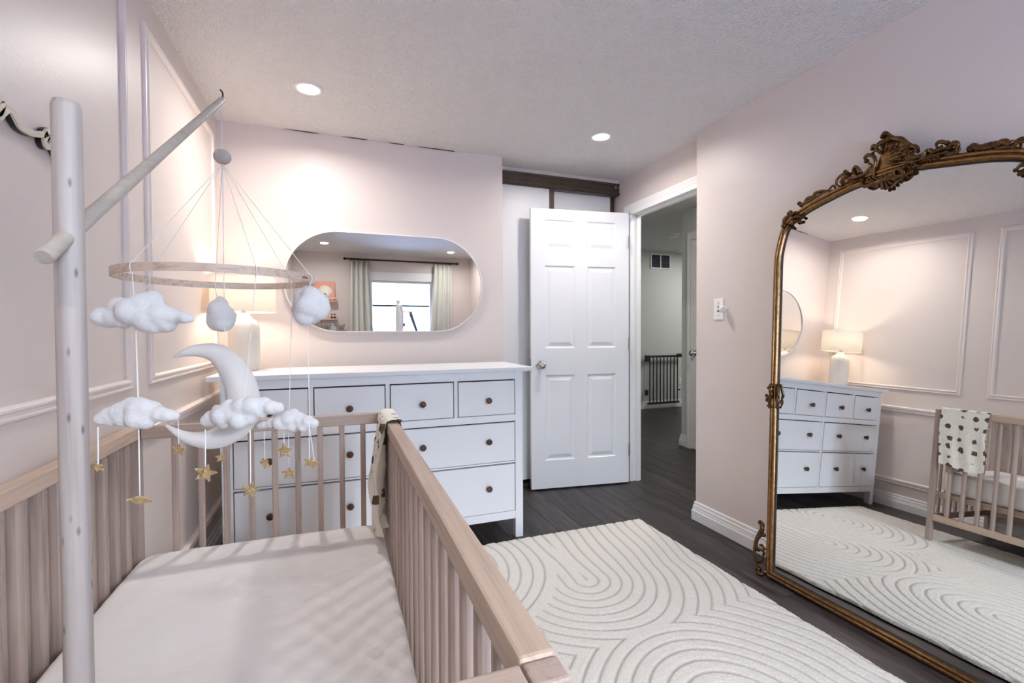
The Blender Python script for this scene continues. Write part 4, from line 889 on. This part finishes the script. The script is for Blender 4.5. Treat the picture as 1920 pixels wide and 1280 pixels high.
obj('cord', MB().tube([att['b']+Vector((0, 0, -.007)), (cA[0]-.012, cA[1]+.01, cA[2]+.01)], .0006, 6), M['cord'], mob)
obj('cord', MB().tube([att['c']+Vector((0, 0, -.007)), (cC[0], cC[1], cC[2])], .0006, 6), M['cord'], mob)
obj('cord', MB().tube([att['d']+Vector((0, 0, -.007)), (cE[0], cE[1], cE[2])], .0007, 6), M['cord'], mob)
obj('cord', MB().tube([att['e']+Vector((0, 0, -.007)), (cF[0], cF[1], cF[2])], .0009, 6), M['cord'], mob)
obj('cord', MB().tube([att['f']+Vector((0, 0, -.007)), (cD[0], cD[1], cD[2])], .0007, 6), M['cord'], mob)
obj('cord', MB().tube([bead_c+Vector((.0, 0, -.012)), (MOON[4][0]-.010, MOON[4][1], MOON[4][2])], .0007, 6), M['cord'], mob)
def star_mesh(R, tilt, spin, yaw, c):
    v = []; f = []
    for k in range(10):
        a = 2*PI*k/10+spin; r = R if k % 2 == 0 else R*.42
        v.append(Vector((r*math.sin(a), 0, r*math.cos(a))))
    th_ = R*.34
    v += [Vector((0, -th_, 0)), Vector((0, th_, 0))]
    for k in range(10): f += [(k, (k+1) % 10, 10), ((k+1) % 10, k, 11)]
    m_ = Matrix.Translation(c) @ Matrix.Rotation(yaw, 4, 'Z') @ Matrix.Rotation(tilt, 4, 'X')
    return MB().add([tuple(m_ @ p) for p in v], f)
rs = random.Random(5)
tl = [1.05, .2, .4, .35, .15, .1, .3, .2, .35, .1, .2]
for i, ((x, y, z, r), ((ax, ay, az), (bx_, by_, bz_))) in enumerate(zip(STARS, STAR_CORDS)):
    spin = (0, .2, -.3, .35, .3, .1, -.25, 0, .05, .4, -.2)[i]
    o = obj('star', star_mesh(r*1.3, tl[i], spin, -.35+rs.uniform(-.4, .4), (x, y, z)), M['gold'], mob, None, .0009, 1)
    obj('cord', MB().tube([(ax, ay, z+r*.3), (bx_, by_, bz_)], .0009 if y < .82 else .0006, 6), M['cord'], mob)

# ------------------------------------------------------------ things on the walls
sg = empty('name_sign', (XL+.002, 1.30, 1.60), 'cut-out wooden script sign on the left wall, cut off by the picture edge', 'sign')
def ribbon(name, strokes, x0, x1, wdt, mat, par, dy=0, dz=0):
    mb = MB()
    for st_ in strokes:
        P2 = [Vector(p) for p in spline(st_, 6)]; n = len(P2); L_ = []; R_ = []
        for i in range(n):
            d = (P2[min(i+1, n-1)]-P2[max(i-1, 0)]).normalized(); nn = Vector((-d.y, d.x))*wdt/2
            L_.append(P2[i]+nn); R_.append(P2[i]-nn)
        v = [(x, p.x+dy, p.y+dz) for x in (x0, x1) for p in (L_+R_)]; f = []
        o2 = 2*n
        for i in range(n-1):
            f += [(i, i+1, n+i+1, n+i), (o2+i, o2+n+i, o2+n+i+1, o2+i+1), (i, o2+i, o2+i+1, i+1), (n+i, n+i+1, o2+n+i+1, o2+n+i)]
        f += [(0, n, o2+n, o2), (n-1, o2+n-1, o2+2*n-1, 2*n-1)]
        mb.add(v, f)
    return obj(name, mb, mat, par)
ribbon('sign_backing', SIGN, XL+.002, XL+.012, .0135, M['black'], sg)
ribbon('sign_face', SIGN, XL+.0122, XL+.017, .0135, M['signwood'], sg)

sw = empty('light_switch', (XR, 2.118, 1.28), 'white toggle switch plate on the right wall beside the doorway', 'switch')
bx('plate', XR-.006, XR, 2.081, 2.155, 1.220, 1.340, M['plastic'], sw, .003)
bx('toggle', XR-.016, XR-.006, 2.113, 2.123, 1.272, 1.290, M['plastic'], sw, .002)
bx('toggle_slot', XR-.0068, XR-.0058, 2.109, 2.127, 1.266, 1.296, M['grey'], sw)
for z in (1.245, 1.315): obj('screw', MB().lathe([(.001, -.0075), (.003, -.0075), (.003, -.005)], (XR, 2.118, z), 'x', 10), M['steel'], sw)
bp_ = empty('wall_hook', (XR, 2.062, 1.278), 'round white ball hook beside the switch plate', 'hook')
obj('ball', MB().ball((XR-.030, 2.064, 1.279), .0195, 20, 14), M['plastic'], bp_)
obj('stem', MB().lathe([(.011, -.002), (.011, 0), (.006, -.004), (.006, -.02)], (XR, 2.062, 1.279), 'x', 14), M['plastic'], bp_)

# ------------------------------------------------------------ hall things
gt = empty('baby_gate', (4.56, 5.86, .03), 'black metal baby gate leaning against the far hall wall', 'gate')
gx0, gx1, gy, gz0, gz1 = 4.335, 4.86, 5.84, .07, .80
bx('top_bar', gx0-.02, gx1+.03, gy-.012, gy+.012, gz1-.03, gz1, M['gatemetal'], gt, .003)
bx('bottom_bar', gx0-.03, gx1+.02, gy-.012, gy+.012, gz0, gz0+.03, M['gatemetal'], gt, .003)
gb = MB().tube([(0, 0, gz0+.02), (0, 0, gz1-.02)], .0085, 10).mesh('gate_bar')
for i in range(9): obj('gate_bar', gb, M['gatemetal'], gt, (gx0+.012+(gx1-gx0-.024)*i/8, gy, 0))
bx('latch', gx0-.07, gx0-.0, gy-.02, gy+.02, gz1-.09, gz1+.005, M['gatemetal'], gt, .006)
bx('latch_handle', gx1-.02, gx1+.065, gy-.018, gy+.018, gz1-.035, gz1+.02, M['gatemetal'], gt, .006)
bx('lower_bracket', gx0-.065, gx0-.025, gy-.02, gy+.02, gz0+.14, gz0+.22, M['gatemetal'], gt, .006)
bx('lower_stub', gx1, gx1+.04, gy-.008, gy+.008, gz0+.19, gz0+.21, M['gatemetal'], gt, .003)
vt = empty('wall_vent', (4.575, 5.90, 2.21), 'white return-air vent high on the far hall wall', 'vent')
for a in [(4.395, 4.755, 2.305, 2.325), (4.395, 4.755, 2.095, 2.115), (4.395, 4.413, 2.115, 2.305), (4.737, 4.755, 2.115, 2.305), (4.567, 4.583, 2.115, 2.305)]:
    bx('vent_frame', a[0], a[1], 5.885, 5.90, a[2], a[3], M['white'], vt)
bx('vent_opening', 4.41, 4.74, 5.896, 5.899, 2.112, 2.308, M['gap'], vt)
lv = MB().add([(4.413, 5.888, 0), (4.737, 5.888, 0), (4.737, 5.895, .010), (4.413, 5.895, .010), (4.413, 5.889, -.001), (4.737, 5.889, -.001), (4.737, 5.896, .009), (4.413, 5.896, .009)], [(0, 1, 2, 3), (4, 7, 6, 5), (0, 4, 5, 1), (3, 2, 6, 7)]).mesh('louver')
for i in range(10): obj('louver', lv, M['grey'], vt, (0, 0, 2.120+.0185*i))
ol = empty('wall_plate', (4.96, 5.90, .39), 'white outlet plate low on the far hall wall right of the gate', 'outlet')
bx('plate', 4.925, 4.995, 5.893, 5.90, .335, .445, M['plastic'], ol, .003)
for z in (.365, .405): bx('socket', 4.945, 4.975, 5.891, 5.894, z, z+.022, M['white'], ol, .002)
def detector(x, y, label):
    e = empty('smoke_detector', (x, y, H), label, 'detector')
    obj('housing', MB().lathe([(.068, 0), (.068, -.012), (.060, -.030), (.040, -.036), (.001, -.037)], (x, y, H), seg=28), M['plastic'], e)
    obj('base_ring', MB().lathe([(.075, 0), (.075, -.006), (.066, -.007)], (x, y, H), seg=28), M['plastic'], e)
detector(3.92, 4.80, 'round white detector on the hall ceiling, nearer of the two')
detector(4.78, 5.66, 'round white detector on the hall ceiling, farther one by the wall')

# ------------------------------------------------------------ window end of the room (seen in the oval mirror)
rod = empty('curtain_rod', (.94, YF+.08, 2.26), 'black curtain rod with small finials above the window', 'curtain rod')
obj('rod', MB().tube([(.13, YF+.08, 2.262), (1.81, YF+.08, 2.262)], .013, 12), M['black'], rod)
for x in (.115, 1.825): obj('finial', MB().lathe([(.010, -.02), (.020, -.012), (.022, 0), (.020, .012), (.010, .02)], (x, YF+.08, 2.262), 'x', 14), M['black'], rod)
for x in (.21, 1.72): bx('bracket', x-.008, x+.008, YF, YF+.085, 2.245, 2.262, M['black'], rod)
def curtain(x0t, x1t, x0b, x1b, folds, label):
    nu, nv = 120, 14; mb = MB()
    for j in range(nv+1):
        t = j/nv; z = 2.232-2.20*t
        for i in range(nu+1):
            u = i/nu; a = x0t+(x0b-x0t)*min(1, t*1.6); b = x1t+(x1b-x1t)*min(1, t*1.6)
            mb.v.append((a+(b-a)*u, YF+.080+(.030+.006*t)*math.sin(u*folds*2*PI)+.008*math.sin(u*folds*PI*1.3+2*t), z))
    N = nu+1
    mb.f = [(j*N+i, j*N+i+1, (j+1)*N+i+1, (j+1)*N+i) for j in range(nv) for i in range(nu)]; mb.sm = [True]*len(mb.f)
    o = obj('curtain', mb, M['curtain']); s_ = o.modifiers.new('thick', 'SOLIDIFY'); s_.thickness = .003
    tag(o, label, 'curtain', 'curtains at the bedroom window')
    for i in range(7):
        x = x0t+(x1t-x0t)*(i+.5)/7
        obj('curtain_ring', MB().tube([(x, YF+.08+.019*math.cos(q), 2.257+.022*math.sin(q)) for q in [2*PI*k/14 for k in range(14)]], .0035, 6, closed=True), M['black'], o)
curtain(.20, .47, .16, 0.52, 4, 'grey-green pleated curtain left of the window in the oval mirror')
curtain(1.45, 1.74, 1.37, 1.74, 4, 'grey-green pleated curtain right of the window in the oval mirror')
def ledge(zb, label):
    e = empty('picture_ledge', (-.16, YF+.05, zb), label, 'shelf', 'pink picture ledges left of the window')
    bx('ledge_board', -.33, .0, YF, YF+.11, zb, zb+.014, M['pinkshelf'], e, .002)
    bx('ledge_back', -.33, .0, YF, YF+.012, zb+.014, zb+.07, M['pinkshelf'], e, .002)
    bx('ledge_lip', -.33, .0, YF+.10, YF+.112, zb+.045, zb+.062, M['pinkshelf'], e, .002)
    for x in (-.33, -.012): bx('ledge_end', x, x+.012, YF+.012, YF+.10, zb+.014, zb+.06, M['pinkshelf'], e, .002)
ledge(1.615, 'upper pale pink picture ledge holding a coral picture book')
ledge(1.355, 'lower pale pink picture ledge with small dark items')
bk = empty('picture_book', (-.165, YF+.07, 1.63), 'coral picture book with a round cream window on the upper ledge', 'book')
bkx = Matrix.Translation((-.165, YF+.065, 1.632)) @ Matrix.Rotation(math.radians(7), 4, 'X')
def bkm(mb): mb.v = [tuple(bkx @ Vector(p)) for p in mb.v]; return mb
obj('cover', bkm(MB().box(-.135, .135, -.006, .008, 0, .285)), M['coral'], bk)
obj('pages', bkm(MB().box(-.131, .131, -.006, .003, .004, .281)), M['cream'], bk)
obj('round_picture', bkm(MB().lathe([(.001, .0088), (.098, .0088), (.098, .008)], (0, 0, .13), 'y', 36)), M['cream'], bk)
obj('house_print', bkm(MB().box(-.035, .01, .008, .0092, .075, .11)), M['brown'], bk)
for i, (x, c) in enumerate(((-.075, 'leftmost'), (-.035, 'rightmost'))):
    e = empty('small_jar', (x, YF+.06, 1.371), 'tiny dark jar on the lower ledge, %s of the pair' % c, 'jar', 'small dark jars on the lower ledge')
    obj('jar_body', MB().lathe([(.001, 0), (.015, 0), (.016, .004), (.016, .045), (.011, .052), (.011, .060), (.001, .060)], (x, YF+.06, 1.370), seg=16), M['brown'], e)
    obj('jar_lid', MB().lathe([(.001, .060), (.013, .060), (.013, .072), (.001, .072)], (x, YF+.06, 1.370), seg=16), M['black'], e)
def plush(x, y, z, s, label):
    o = felt_blob('plush_toy', [(0, -.02*s, .085*s), (0, .085*s, .06*s), (-.055*s, .13*s, .026*s), (.055*s, .13*s, .026*s), (-.085*s, -.0, .035*s), (.085*s, -.0, .035*s), (-.05*s, -.09*s, .04*s), (.05*s, -.09*s, .04*s)], (x, y, z), (1, 0), M['fur'], None, .006)
    tag(o, label, 'toy', 'grey plush toys below the picture ledges')
cab = empty('toy_shelf', (-.12, YF+.16, 0), 'white low shelf below the picture ledges carrying plush toys', 'shelf')
for z in (.05, .56, 1.05): bx('shelf_board', -.42, .14, YF+.03, YF+.31, z, z+.02, M['white'], cab, .002)
for x in (-.44, .14): bx('shelf_side', x, x+.02, YF+.03, YF+.31, 0, 1.07, M['white'], cab, .002)
plush(-.31, YF+.16, 1.187, .80, 'grey plush toy farthest left on the low white shelf')
plush(-.12, YF+.16, 1.182, .76, 'grey plush toy in the middle of the low white shelf')
plush(.055, YF+.16, 1.177, .72, 'grey plush toy nearest the window on the low white shelf')
# white stand with a grey arm in front of the window
ws = empty('white_stand', (.875, YF+.25, 0), 'white upright stand with a grey folding arm in front of the window', 'stand')
sy = YF+.25
obj('stand_base', MB().lathe([(.001, 0), (.14, 0), (.14, .015), (.03, .03), (.02, .05), (.001, .05)], (.875, sy, 0), seg=28), M['plastic'], ws)
obj('stand_post', MB().tube([(.875, sy, .04), (.875, sy, 1.0), (.870, sy, 1.45), (.862, sy, 1.56)], [.035, .05, .045, .028], 16), M['plastic'], ws)
bx('stand_cap', .835, .895, sy-.03, sy+.03, 1.60, 1.645, M['plastic'], ws, .006)
obj('stand_neck', MB().tube([(.862, sy, 1.55), (.865, sy, 1.61)], .016, 10), M['plastic'], ws)
obj('side_tube', MB().tube(spline([(.905, sy, 1.0), (.925, sy, 1.30), (.925, sy, 1.48), (.900, sy, 1.56), (.872, sy, 1.55)], 5), .020, 12), M['plastic'], ws)
obj('cross_bar', MB().tube([(.925, sy, 1.47), (1.12, sy, 1.475)], .009, 8), M['plastic'], ws)
obj('folding_arm', MB().tube([(1.05, sy, 1.47), (1.06, sy, 1.42), (1.10, sy, 1.30), (1.17, sy, 1.10), (1.22, sy, .95)], [.022, .026, .022, .016, .014], 12), M['grey'], ws)
bx('clip', .925, .965, sy-.015, sy+.015, 1.25, 1.30, M['grey'], ws, .004)
